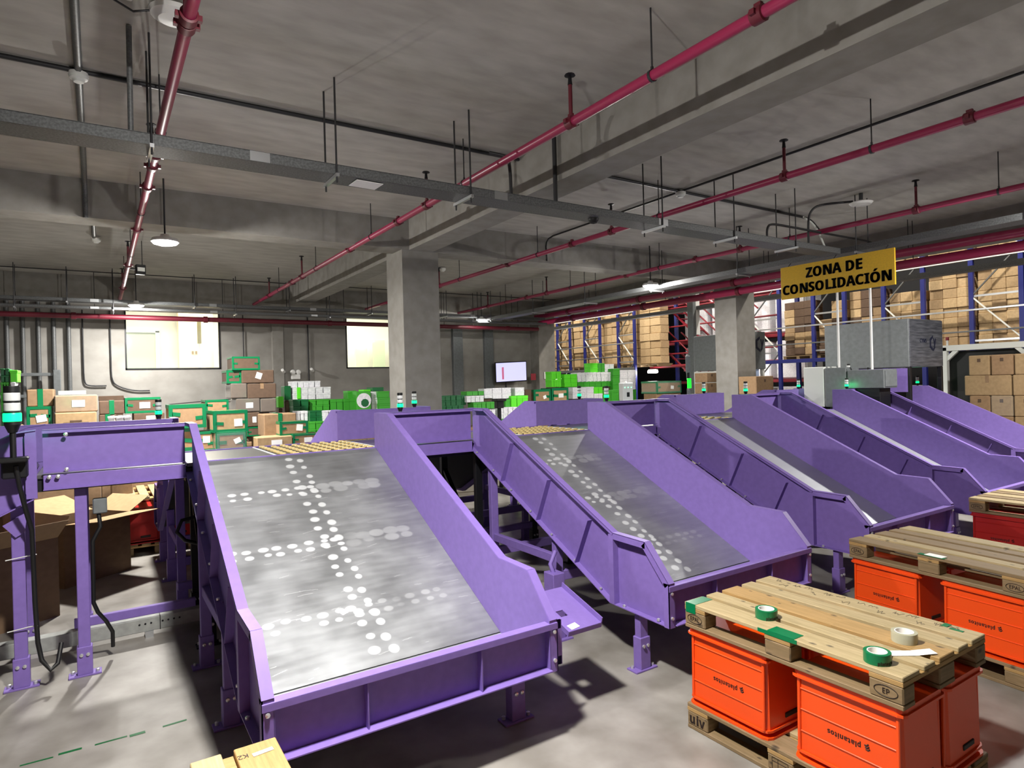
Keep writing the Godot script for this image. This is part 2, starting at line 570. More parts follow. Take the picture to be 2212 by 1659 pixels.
func setting() -> void:
	struct("floor", slab(Vector3(-12, -0.2, -27), Vector3(31, 0, 8)), M.floor)
	struct("ceiling", slab(Vector3(-12, 4.81, -18.6), Vector3(13.72, 5.1, 8)), M.ceiling)
	struct("ceiling_high", slab(Vector3(13.5, 10.0, -27), Vector3(31, 10.2, 8)), M.dark_metal)
	# window wall with its two openings
	var w := Mb.new()
	var o := Vector3(0, 0, -18.2)
	var spans := [[-12.0, 0.0, 0.6, 4.81], [2.74, 0.0, 6.1, 4.81], [8.22, 0.0, 13.3, 4.81], [0.6, 0.0, 2.74, 2.6], [6.1, 0.0, 8.22, 2.58], [0.6, 4.1, 2.74, 4.81], [6.1, 4.1, 8.22, 4.81]]
	for s in spans:
		w.box(Vector3((s[0] + s[2]) / 2, (s[1] + s[3]) / 2, -18.35), Vector3(s[2] - s[0], s[3] - s[1], 0.3))
	struct("wall_back", w.done(), M.wall)
	struct("wall_left", slab(Vector3(-12.3, 0, -18.5), Vector3(-12, 5.0, 8)), M.wall)
	struct("wall_front", slab(Vector3(-12, 0, 8), Vector3(31, 10.0, 8.3)), M.wall)
	struct("wall_right", slab(Vector3(31, 0, -27), Vector3(31.3, 10.0, 8.3)), M.dark_metal)
	struct("wall_far", slab(Vector3(13.3, 0, -27.3), Vector3(31.3, 10.0, -27)), M.dark_metal)
	struct("wall_end", slab(Vector3(13.3, 0, -27), Vector3(13.5, 10.0, -18.6)), M.wall)
	struct("wall_upper", slab(Vector3(13.4, 5.1, -18.6), Vector3(13.72, 10.0, 8)), M.wall)
	struct("beam", slab(Vector3(-12, 4.31, -10.35), Vector3(13.1, 4.815, -9.9)), M.concrete, null, "deep concrete cross beam running left to right over the column", "beam")
	struct("beam", slab(Vector3(4.45, 4.305, -18.2), Vector3(4.87, 4.815, 8)), M.concrete, null, "long concrete beam running from overhead back to the column", "beam")
	struct("beam", slab(Vector3(-12, 4.2, -18.2), Vector3(13.3, 4.815, -17.95)), M.concrete, null, "concrete beam along the top of the window wall", "beam")
	struct("beam", slab(Vector3(13.02, 4.31, -18.6), Vector3(13.72, 4.9, 8)), M.concrete, null, "edge beam of the slab behind the big red pipes", "beam")
	struct("column", slab(Vector3(4.33, 0, -10.62), Vector3(5.0, 4.5, -9.94)), M.concrete, null, "square concrete column in the middle behind the sorter", "column")
	struct("column", slab(Vector3(13.02, 0, -10.64), Vector3(13.72, 4.5, -10.0)), M.concrete, null, "square concrete column on the right before the racking", "column")
	struct("column", slab(Vector3(12.62, 0, -18.25), Vector3(13.3, 4.5, -17.7)), M.concrete, null, "square concrete column at the right end of the window wall", "column")
	window(1, 0.6, 2.74, 2.6, 4.1)
	window(2, 6.1, 8.22, 2.58, 4.1)
	lit_room()
	# flat pilasters and the vertical pipes of the window wall
	for k in 5:
		tag(obj("wall_pipe", Mb.new().tube([Vector3(-1.66 + 0.285 * k, 1.2, -18.13), Vector3(-1.66 + 0.285 * k, 4.2, -18.13)], 0.045, 8).done(), M.steel), "grey vertical pipe on the window wall, %s from the left" % ["first", "second", "third", "fourth", "fifth"][k], "pipe", "row of grey pipes on the left of the window wall")
	var pil := [[4.02, 4.32], [9.55, 9.9], [10.72, 11.05]]
	for k in 3:
		tag(obj("wall_pilaster", Mb.new().box(Vector3((pil[k][0] + pil[k][1]) / 2, 1.95, -18.14), Vector3(pil[k][1] - pil[k][0], 3.9, 0.14), Basis(), 0.01).done(), M.grey_panel if k > 0 else M.concrete), ["pale pilaster on the window wall left of the emergency light", "grey steel pilaster on the window wall right of the column", "grey steel pilaster on the window wall beside the television"][k], "pilaster")
	conduit([Vector3(0.3, 4.1, -18.15), Vector3(0.3, 2.35, -18.15), Vector3(0.42, 2.2, -18.15), Vector3(0.75, 2.08, -18.15), Vector3(1.1, 2.08, -18.15)], 0.018, "thin conduit bending down beside the bright left window")
	conduit([Vector3(-0.25, 4.1, -18.15), Vector3(-0.25, 2.3, -18.15), Vector3(-0.15, 2.22, -18.15), Vector3(0.2, 2.22, -18.15)], 0.018, "thin conduit with a bend left of the bright left window")
	conduit([Vector3(3.3, 4.1, -18.15), Vector3(3.3, 1.6, -18.15)], 0.015, "thin vertical conduit between left window and pilaster")
	conduit([Vector3(1.5, 1.72, -18.15), Vector3(3.9, 1.86, -18.15)], 0.012, "thin cable low on the wall under the left window")
	conduit([Vector3(5.0, 4.1, -18.15), Vector3(5.0, 1.4, -18.15)], 0.02, "vertical conduit on the wall beside the emergency light")
	conduit([Vector3(11.2, 3.85, -18.15), Vector3(12.3, 3.85, -18.15)], 0.02, "thin conduit over the television")
	conduit([Vector3(11.55, 2.1, -18.15), Vector3(11.55, 1.2, -18.15)], 0.02, "conduit running down below the television")
	var rl := thing("guard_rail", "grey guard rail with square post before the wall pipes", "rail", Vector3(-0.75, 0, -17.8))
	obj("post", Mb.new().box(Vector3(0, 1.3, 0), Vector3(0.14, 2.6, 0.14), Basis(), 0.01).done(), M.grey_panel, rl)
	for y in [2.5, 2.02]:
		obj("rail", Mb.new().box(Vector3(-0.75, y, 0), Vector3(1.4, 0.07, 0.05), Basis(), 0.006).done(), M.grey_panel, rl)
	obj("post", Mb.new().box(Vector3(-1.4, 1.3, 0), Vector3(0.1, 2.6, 0.1), Basis(), 0.01).done(), M.grey_panel, rl)
	# television
	var tv := thing("television", "wall television with a pale lilac chart on its screen", "television", Vector3(11.5, 2.4, -17.75), -0.1)
	tv.rotation = Vector3(0.06, -0.12, 0.035)
	obj("bezel", Mb.new().box(Vector3.ZERO, Vector3(1.16, 0.68, 0.06), Basis(), 0.012).done(), M.black, tv)
	obj("screen", Mb.new().box(Vector3(0, 0.005, 0.032), Vector3(1.10, 0.61, 0.004)).done(), glow(Color(0.80, 0.80, 1.0), 0.42), tv)
	obj("chart_bar", Mb.new().box(Vector3(-0.31, -0.03, 0.036), Vector3(0.07, 0.40, 0.003)).done(), glow(Color(0.75, 0.40, 0.52), 0.36), tv)
	obj("wall_bracket", Mb.new().box(Vector3(0, 0, -0.17), Vector3(0.3, 0.3, 0.3)).done(), M.black, tv)
	area("screen_light", Vector3(0, 0, 0.06), Vector3(0, 0, -1), Vector2(1.0, 0.5), 0.15, Color(0.85, 0.85, 1.0), tv)
	tv.get_node("screen_light").rotation = Vector3(0, PI, 0)
	# emergency light and the two cameras beside it
	var em := thing("emergency_light", "white emergency light with two round heads on wall", "emergency light", Vector3(4.63, 2.36, -18.12))
	obj("body", Mb.new().box(Vector3(0, 0, 0), Vector3(0.24, 0.14, 0.1), Basis(), 0.012).done(), M.white, em)
	for s in [-0.075, 0.075]:
		obj("head", Mb.new().lathe([Vector2(0, 0.05), Vector2(0.05, 0.045), Vector2(0.07, 0.02), Vector2(0.07, -0.03), Vector2(0, -0.04)], Vector3(s, 0.13, 0.02), Basis(Vector3.RIGHT, PI / 2), 14).done(), M.white, em)
	for k in 2:
		var c := thing("security_camera", ["small white security camera left of the emergency light", "small white security camera right of the emergency light"][k], "camera", Vector3(4.28 + 0.78 * k, 2.52 + 0.02 * k, -18.02))
		obj("body", Mb.new().lathe([Vector2(0, 0.1), Vector2(0.04, 0.09), Vector2(0.045, -0.06), Vector2(0, -0.07)], Vector3.ZERO, Basis(Vector3.RIGHT, 1.2) * Basis(Vector3.BACK, 0.5), 12).done(), M.white, c)
		obj("mount", Mb.new().tube([Vector3(0, 0.02, 0), Vector3(0, 0.05, -0.18)], 0.02, 8).done(), M.white, c)


func conduit(pts: Array, r: float, label: String, m: Material = null) -> void:
	for n in 2:   # round the bends
		var q := [pts[0]]
		for k in pts.size() - 1:
			var a: Vector3 = pts[k]
			var b: Vector3 = pts[k + 1]
			var cut := minf(0.25, 0.12 / maxf(a.distance_to(b), 0.01))
			q.append(a.lerp(b, cut))
			q.append(a.lerp(b, 1.0 - cut))
		q.append(pts[pts.size() - 1])
		pts = q
	tag(obj("conduit", Mb.new().tube(pts, r, 6).done(), m if m else M.rod), label, "conduit")


func window(n: int, x0: float, x1: float, y0: float, y1: float) -> void:
	var f := Mb.new()
	var t := 0.035
	for s in [[x0, y0, x1, y0 + t], [x0, y1 - t, x1, y1], [x0, y0, x0 + t, y1], [x1 - t, y0, x1, y1]]:
		f.box(Vector3((s[0] + s[2]) / 2, (s[1] + s[3]) / 2, -18.22), Vector3(s[2] - s[0], s[3] - s[1], 0.08))
	var w := struct("window_%d" % n, f.done(), M.dark_metal)
	struct("pane", Mb.new().box(Vector3((x0 + x1) / 2, (y0 + y1) / 2, -18.24), Vector3(x1 - x0 - 2 * t, y1 - y0 - 2 * t, 0.008)).done(), M.glass, w)


func lit_room() -> void:
	# the bright office behind the two windows
	var pale := mat(Color(0.93, 0.925, 0.88), 0.8)
	struct("wall_office", slab(Vector3(-0.8, 1.4, -21.3), Vector3(10.2, 4.8, -21.1)), pale)
	struct("wall_office", slab(Vector3(-1.0, 1.4, -21.3), Vector3(-0.8, 4.8, -18.5)), pale)
	struct("wall_office", slab(Vector3(10.0, 1.4, -21.3), Vector3(10.2, 4.8, -18.5)), pale)
	struct("floor_office", slab(Vector3(-1.0, 1.3, -21.3), Vector3(10.2, 1.4, -18.5)), pale)
	struct("ceiling_office", slab(Vector3(-1.0, 4.7, -21.3), Vector3(10.2, 4.85, -18.5)), pale)
	var d := thing("office_door", "pale green glazed door seen through the left window", "door", Vector3(0.95, 1.4, -21.05))
	obj("leaf", Mb.new().box(Vector3(0, 1.15, 0), Vector3(1.0, 2.3, 0.05)).done(), mat(Color(0.74, 0.85, 0.66), 0.4), d)
	for s in [-0.55, 0.55]:
		obj("jamb", Mb.new().box(Vector3(s, 1.2, 0.01), Vector3(0.1, 2.4, 0.1)).done(), M.white, d)
	obj("head", Mb.new().box(Vector3(0, 2.4, 0.01), Vector3(1.2, 0.1, 0.1)).done(), M.white, d)
	tag(obj("office_column", slab(Vector3(2.0, 1.4, -20.9), Vector3(2.9, 4.7, -20.5)), mat(Color(0.94, 0.86, 0.74), 0.8)), "cream column seen through the left window", "column")
	var st := thing("wall_switch", "two small brown switch plates on the cream column", "switch", Vector3(2.35, 3.15, -20.49))
	for s in [0.0, 0.09]:
		obj("plate", Mb.new().box(Vector3(s, 0, 0), Vector3(0.05, 0.09, 0.015), Basis(), 0.004).done(), mat(Color(0.55, 0.45, 0.33), 0.6), st)
	tag(obj("office_sign", Mb.new().box(Vector3(2.42, 3.7, -19.6), Vector3(0.1, 0.7, 0.02)).done(), mat(Color(0.62, 0.58, 0.42), 0.6)), "narrow upright notice hanging behind the left window", "sign")
	tag(obj("office_pipe", Mb.new().tube([Vector3(2.42, 1.4, -19.6), Vector3(2.42, 3.35, -19.6)], 0.05, 10).done(), M.white), "white post standing behind the left window", "post")
	for k in 3:
		tag(obj("office_partition", slab(Vector3(7.2 + 0.62 * k, 1.4, -20.6), Vector3(7.6 + 0.62 * k, 3.6, -20.5)), mat([Color(0.86, 0.88, 0.76), Color(0.80, 0.85, 0.72), Color(0.9, 0.88, 0.78)][k], 0.7)), "pale partition panel seen through the right window, %s" % ["nearest the left", "in the middle", "partly behind the column"][k], "partition")
	var lt := thing("office_lamp", "long white ceiling panel lighting the office behind windows", "lamp", Vector3(4.5, 4.66, -19.6))
	obj("panel", Mb.new().box(Vector3.ZERO, Vector3(4.9, 0.04, 0.5)).done(), glow(Color(1.0, 0.98, 0.88), 3.0), lt)
	area("office_light", Vector3(0, -0.05, 0), Vector3.DOWN, Vector2(9.0, 1.2), 13.0, Color(1.0, 0.995, 0.95), lt)
	lt.get_node("office_light").basis = Basis(Vector3.RIGHT, -PI / 2)


# ---------------------------------------------------------------- pipes, trays and ceiling fittings
func sprinkler_line(x: float, label: String, z0: float, z1: float, coup: Array, lit: Material) -> void:
	var t := thing("sprinkler_pipe", label, "pipe", Vector3(x, 4.3, 0))
	obj("pipe", Mb.new().tube([Vector3(0, 0, z0), Vector3(0, 0, z1)], 0.04, 14).done(), lit, t)
	var z := -4.4
	var ri := Mb.new().tube([Vector3(0, 0.03, 0), Vector3(0, 0.33, 0)], 0.018, 8).done()
	var hd := Mb.new().lathe([Vector2(0.0, 0.42), Vector2(0.045, 0.42), Vector2(0.05, 0.41), Vector2(0.015, 0.40), Vector2(0.018, 0.36), Vector2(0.022, 0.33), Vector2(0, 0.32)], Vector3.ZERO, Basis(), 10).done()
	var clamp_m := Mb.new().lathe([Vector2(0.042, -0.045), Vector2(0.055, -0.04), Vector2(0.055, 0.04), Vector2(0.042, 0.045)], Vector3.ZERO, Basis(Vector3.RIGHT, PI / 2), 14)
	clamp_m.box(Vector3(0, 0.06, 0), Vector3(0.03, 0.03, 0.05))
	clamp_m.box(Vector3(0.055, 0.0, 0), Vector3(0.04, 0.035, 0.035))
	clamp_m.box(Vector3(-0.055, 0.0, 0), Vector3(0.04, 0.035, 0.035))
	var cm := clamp_m.done()
	var hg := Mb.new().tube([Vector3(0, 0.06, 0), Vector3(0, 0.52, 0)], 0.007, 6)
	hg.lathe([Vector2(0.043, -0.012), Vector2(0.047, -0.012), Vector2(0.047, 0.012), Vector2(0.043, 0.012)], Vector3.ZERO, Basis(Vector3.RIGHT, PI / 2), 12)
	hg.box(Vector3(0, 0.055, 0), Vector3(0.02, 0.03, 0.014))
	var hm := hg.done()
	while z > z1:
		if z < z0:
			var r := obj("riser", ri, M.crimson_dark, t, Vector3(0, 0, z))
			obj("sprinkler_head", hd, M.dark_metal, r)
			obj("tee_clamp", cm, M.crimson_dark, t, Vector3(0, 0, z))
		z -= 2.93
	z = -3.42
	while z > z1:
		obj("hanger", hm, M.rod, t, Vector3(0, 0, z))
		z -= 2.93
	for c in coup:
		obj("coupling", cm, M.crimson_dark, t, Vector3(0, 0, c))


func services() -> void:
	sprinkler_line(0.52, "crimson sprinkler pipe overhead at the left", 3.0, -18.1, [-4.3, -7.0, -8.1], M.crimson)
	sprinkler_line(3.55, "crimson sprinkler pipe running just left of the long beam", 3.0, -18.1, [-2.5, -8.25, -14.0], M.crimson)
	sprinkler_line(6.65, "crimson sprinkler pipe in the bay right of the long beam", 3.0, -18.1, [-2.55, -8.3, -14.0], M.crimson)
	sprinkler_line(9.7, "crimson sprinkler pipe over the yellow sign", 3.0, -18.1, [-2.6, -8.35, -14.1], M.crimson)
	# feed pipes
	for s in [[12.45, 4.22, 0.075, "thick dark red feed pipe along the slab edge, upper of two"], [12.62, 4.03, 0.085, "thick dark red feed pipe along the slab edge, lower of two"]]:
		var t := thing("feed_pipe", s[3], "pipe", Vector3(s[0], s[1], 0))
		obj("pipe", Mb.new().tube([Vector3(0, 0, 3.0), Vector3(0, 0, -17.6)], s[2], 16).done(), M.crimson, t)
		for z in [-3.5, -6.6, -9.6, -12.7, -15.8]:
			obj("coupling", Mb.new().lathe([Vector2(s[2], -0.05), Vector2(s[2] + 0.02, -0.045), Vector2(s[2] + 0.02, 0.045), Vector2(s[2], 0.05)], Vector3(0, 0, z), Basis(Vector3.RIGHT, PI / 2), 16).done(), M.crimson_dark, t)
			obj("hanger", Mb.new().tube([Vector3(0, s[2], z + 0.8), Vector3(0, 4.82 - s[1], z + 0.8)], 0.008, 6).done(), M.rod, t)
	var wp := thing("feed_pipe", "dark crimson pipe running across in front of the window wall", "pipe", Vector3(0, 3.8, -17.4))
	obj("pipe", Mb.new().tube([Vector3(-12, 0, 0), Vector3(12.4, 0, 0)], 0.06, 12).done(), M.crimson_dark, wp)
	for x in [-3.4, -0.4, 2.3, 5.4, 8.5, 11.2]:
		obj("coupling", Mb.new().lathe([Vector2(0.06, -0.05), Vector2(0.08, -0.045), Vector2(0.08, 0.045), Vector2(0.06, 0.05)], Vector3(x, 0, 0), Basis(Vector3.BACK, PI / 2), 12).done(), M.crimson_dark, wp)
		obj("hanger", Mb.new().tube([Vector3(x + 0.4, 0.06, 0), Vector3(x + 0.4, 1.02, 0)], 0.008, 6).done(), M.rod, wp)
	# cable trays: shallow steel channels
	tray_x("cable_tray", "galvanised cable tray crossing under the ceiling from left to right", -6.0, 10.0, -5.95, -5.66, 3.945, 0.085, [-1.3, 0.4, 1.85, 3.23, 5.975, 7.36, 8.77])
	tray_z("cable_tray", "galvanised cable tray running back beside the yellow sign", 9.98, 10.3, 3.0, -17.2, 3.94, 0.09, [-1.0, -3.2, -5.4, -7.6, -9.8, -12.0, -14.2, -16.4])
	tray_z("cable_tray", "grey cable tray hanging before the racking, beyond the slab edge", 14.7, 14.95, 3.0, -20.0, 4.03, 0.1, [])
	tray_x("cable_tray", "upper grey cable tray along the window wall", -12, 12.3, -17.15, -16.85, 4.06, 0.07, [-2.4, -0.5, 2.0, 4.2, 6.4, 8.7, 11.0])
	tray_x("cable_tray", "lower grey cable tray along the window wall", -12, 12.3, -17.0, -16.75, 3.9, 0.05, [-1.4, 0.35, 2.9, 5.2, 7.4, 9.7])
	# ceiling conduits, detectors and boxes
	conduit([Vector3(-6, 4.785, -6.58), Vector3(4.44, 4.785, -6.55)], 0.022, "thin conduit across the ceiling left of the long beam")
	conduit([Vector3(4.88, 4.785, -6.5), Vector3(10.6, 4.785, -6.55), Vector3(10.9, 4.6, -6.55)], 0.022, "thin conduit across the ceiling right of the long beam")
	conduit([Vector3(7.29, 4.785, 3), Vector3(7.29, 4.785, -9.9), Vector3(7.29, 4.35, -9.88)], 0.016, "thin conduit along the ceiling beside the third sprinkler pipe")
	conduit([Vector3(-0.07, 4.785, 2), Vector3(-0.07, 4.785, -9.86), Vector3(-0.07, 4.3, -9.88)], 0.03, "grey conduit along the ceiling at the far left", M.steel)
	conduit([Vector3(0.0, 4.785, -10.5), Vector3(0.02, 4.785, -13.4)], 0.03, "short grey conduit beyond the cross beam at the left", M.steel)
	conduit([Vector3(-12, 4.785, -17.2), Vector3(13, 4.785, -17.2)], 0.012, "thin line across the far ceiling before the wall beam")
	conduit([Vector3(0.265, 4.8, -5.6), Vector3(0.265, 4.03, -5.7)], 0.022, "vertical grey pipe dropping onto the tray at the left", M.steel)
	conduit([Vector3(3.62, 4.52, -5.9), Vector3(3.77, 4.47, -5.78), Vector3(3.79, 4.36, -5.76), Vector3(3.79, 4.03, -5.75)], 0.02, "bent conduit dropping onto the tray left of the long beam")
	conduit([Vector3(4.41, 4.8, -5.78), Vector3(4.41, 4.03, -5.78)], 0.025, "straight conduit dropping from the long beam to the tray")
	conduit([Vector3(9.9, 4.70, -5.4), Vector3(9.55, 4.69, -5.72), Vector3(9.45, 4.62, -5.8), Vector3(9.42, 4.48, -5.85), Vector3(9.42, 4.03, -5.85)], 0.018, "curved conduit rising from the tray to the flat ceiling lamp")
	conduit([Vector3(8.3, 4.03, -5.8), Vector3(8.3, 4.2, -5.8), Vector3(8.4, 4.28, -5.8), Vector3(11.2, 4.28, -5.8), Vector3(11.3, 4.2, -5.8), Vector3(11.3, 4.02, -5.8)], 0.018, "long bent conduit just above the yellow sign")
	conduit([Vector3(10.2, 4.02, -6.0), Vector3(10.05, 4.5, -6.1), Vector3(9.7, 4.6, -6.1)], 0.015, "pale curved conduit above the yellow sign", M.offwhite)
	detector(Vector3(-0.07, 4.745, -6.58), 0.075, "white smoke detector on the ceiling conduit crossing at left")
	detector(Vector3(7.29, 4.745, -6.52), 0.075, "white smoke detector where conduits cross, right bay")
	detector(Vector3(0.05, 4.745, -13.45), 0.075, "white smoke detector beyond the cross beam, left bay")
	detector(Vector3(6.9, 4.745, -13.5), 0.075, "white smoke detector beyond the cross beam, right of the column")
	var flat := thing("flush_lamp", "white oval ceiling lamp, unlit, behind the left sprinkler pipe", "lamp", Vector3(0.53, 4.81, -5.22))
	obj("shade", Mb.new().lathe([Vector2(0, -0.09), Vector2(0.1, -0.08), Vector2(0.15, -0.05), Vector2(0.16, -0.02), Vector2(0, 0)], Vector3.ZERO, Basis(), 18).done(), M.white, flat)
	obj("cable", Mb.new().tube([Vector3(-0.1, -0.03, 0), Vector3(-0.25, -0.06, -0.05), Vector3(-0.45, -0.03, 0.05)], 0.008, 6).done(), M.rod, flat)
	var jb := tag(obj("junction_box", Mb.new().box(Vector3(0.19, 4.78, -5.1), Vector3(0.16, 0.06, 0.1), Basis(), 0.008).done(), M.offwhite), "white junction box on the ceiling at the top left", "junction box")
	var fl2 := thing("flush_lamp", "flat white oval lamp on the ceiling above the sign", "lamp", Vector3(9.95, 4.66, -5.3))
	obj("shade", Mb.new().lathe([Vector2(0, -0.04), Vector2(0.14, -0.03), Vector2(0.17, 0.0), Vector2(0.05, 0.04), Vector2(0, 0.04)], Vector3.ZERO, Basis(), 18).done(), M.white, fl2)
	obj("stem", Mb.new().tube([Vector3(0, 0.03, 0), Vector3(0, 0.16, 0)], 0.03, 8).done(), M.rod, fl2)
	# things fixed under the trays
	tag(obj("tray_notice", Mb.new().box(Vector3(2.18, 3.935, -5.8), Vector3(0.26, 0.006, 0.2), Basis(Vector3.UP, 0.05)).done(), M.paper), "white paper notice stuck under the crossing tray", "notice")
	var dome := thing("dome_camera", "black dome camera under the crossing cable tray", "camera", Vector3(4.98, 3.94, -5.8))
	obj("dome", Mb.new().lathe([Vector2(0, -0.06), Vector2(0.04, -0.05), Vector2(0.06, -0.02), Vector2(0.065, 0), Vector2(0, 0)], Vector3.ZERO, Basis(), 14).done(), M.black, dome)
	var wl := thing("spotlight", "small dark spotlight clamped beside the left sprinkler pipe", "spotlight", Vector3(0.72, 4.28, -13.5))
	obj("body", Mb.new().box(Vector3.ZERO, Vector3(0.16, 0.18, 0.1), Basis(Vector3.UP, 0.2), 0.01).done(), M.black, wl)
	obj("lens", Mb.new().box(Vector3(0.01, 0.0, 0.056), Vector3(0.12, 0.07, 0.006), Basis(Vector3.UP, 0.2)).done(), M.offwhite, wl)
	obj("arm", Mb.new().tube([Vector3(-0.06, 0, 0), Vector3(-0.2, 0.02, 0)], 0.015, 6).done(), M.black, wl)
	obj("stem", Mb.new().tube([Vector3(0.03, 0.08, 0), Vector3(0.03, 0.53, 0)], 0.008, 6).done(), M.rod, wl)
	yellow_sign()


func detector(at: Vector3, r: float, label: String) -> void:
	var t := thing("smoke_detector", label, "smoke detector", at)
	obj("base", Mb.new().lathe([Vector2(r, 0.0), Vector2(r, 0.03), Vector2(0, 0.03)], Vector3.ZERO, Basis(), 16).done(), M.white, t)
	obj("cover", Mb.new().lathe([Vector2(0, -0.05), Vector2(r * 0.5, -0.048), Vector2(r * 0.65, -0.03), Vector2(r * 0.9, -0.02), Vector2(r, 0.0)], Vector3.ZERO, Basis(), 16).done(), M.offwhite, t)


func tray_x(called: String, label: String, x0: float, x1: float, z0: float, z1: float, y: float, h: float, rods: Array) -> void:
	var t := thing(called, label, "cable tray", Vector3((x0 + x1) / 2, y, (z0 + z1) / 2))
	var l := x1 - x0
	var w := z1 - z0
	var m := Mb.new()
	m.box(Vector3(0, 0.004, 0), Vector3(l, 0.008, w))
	m.box(Vector3(0, h / 2, w / 2), Vector3(l, h, 0.008))
	m.box(Vector3(0, h / 2, -w / 2), Vector3(l, h, 0.008))
	m.box(Vector3(0, h, w / 2 - 0.008), Vector3(l, 0.006, 0.024))
	obj("channel", m.done(), M.steel, t)
	for k in int(l / 2.4) - 1:
		obj("splice_plate", Mb.new().box(Vector3(-l / 2 + 2.4 * (k + 1), h / 2, w / 2 + 0.005), Vector3(0.16, h * 0.96, 0.005)).done(), M.bright_steel, t)
	for x in rods:
		var lx: float = x - (x0 + x1) / 2
		for s in [-0.5, 0.5]:
			obj("rod", Mb.new().tube([Vector3(lx, -0.08, s * (w + 0.03)), Vector3(lx, 4.808 - y, s * (w + 0.03))], 0.009, 6).done(), M.rod, t)
		obj("strut", Mb.new().box(Vector3(lx, -0.018, 0), Vector3(0.03, 0.03, w + 0.1)).done(), M.bright_steel, t)


func tray_z(called: String, label: String, x0: float, x1: float, z0: float, z1: float, y: float, h: float, rods: Array) -> void:
	var t := thing(called, label, "cable tray", Vector3((x0 + x1) / 2, y, 0))
	var w := x1 - x0
	var m := Mb.new()
	var zc := (z0 + z1) / 2
	var l := absf(z1 - z0)
	m.box(Vector3(0, 0.004, zc), Vector3(w, 0.008, l))
	m.box(Vector3(w / 2, h / 2, zc), Vector3(0.008, h, l))
	m.box(Vector3(-w / 2, h / 2, zc), Vector3(0.008, h, l))
	obj("channel", m.done(), M.steel, t)
	for z in rods:
		for s in [-0.5, 0.5]:
			obj("rod", Mb.new().tube([Vector3(s * (w + 0.03), -0.06, z), Vector3(s * (w + 0.03), 4.808 - y, z)], 0.009, 6).done(), M.rod, t)
		obj("strut", Mb.new().box(Vector3(0, -0.018, z), Vector3(w + 0.1, 0.03, 0.03)).done(), M.bright_steel, t)


func yellow_sign() -> void:
	var t := thing("hanging_sign", "yellow hanging sign with black letters reading zona de consolidación", "sign", Vector3(9.9, 3.6, -5.73), 0.0)
	obj("board", Mb.new().box(Vector3.ZERO, Vector3(0.03, 0.545, 1.87), Basis(), 0.004).done(), M.yellow, t)
	var q := Basis(Vector3.UP, -PI / 2)
	obj("lettering", heavy_lettering("ZONA DE", 0.222, 0.006, 0.004), M.black, t, Vector3(-0.018, 0.115, 0), q)
	obj("lettering", heavy_lettering("CONSOLIDACIÓN", 0.218, 0.006, 0.004), M.black, t, Vector3(-0.018, -0.125, 0), q)
	for z in [-0.8, 0.0, 0.8]:
		obj("hanger", Mb.new().tube([Vector3(0, 0.27, z), Vector3(0.09, 0.35, z)], 0.006, 6).done(), M.rod, t)


# ---------------------------------------------------------------- chutes
# side profile of a chute: x = distance in front of (positive) or behind (negative) the lip, y = height
func wall_top() -> Array:
	return [Vector2(0, 0.685), Vector2(-0.21, 0.92), Vector2(-0.53, 0.925), Vector2(-2.32, 1.785), Vector2(-2.62, 1.785)]


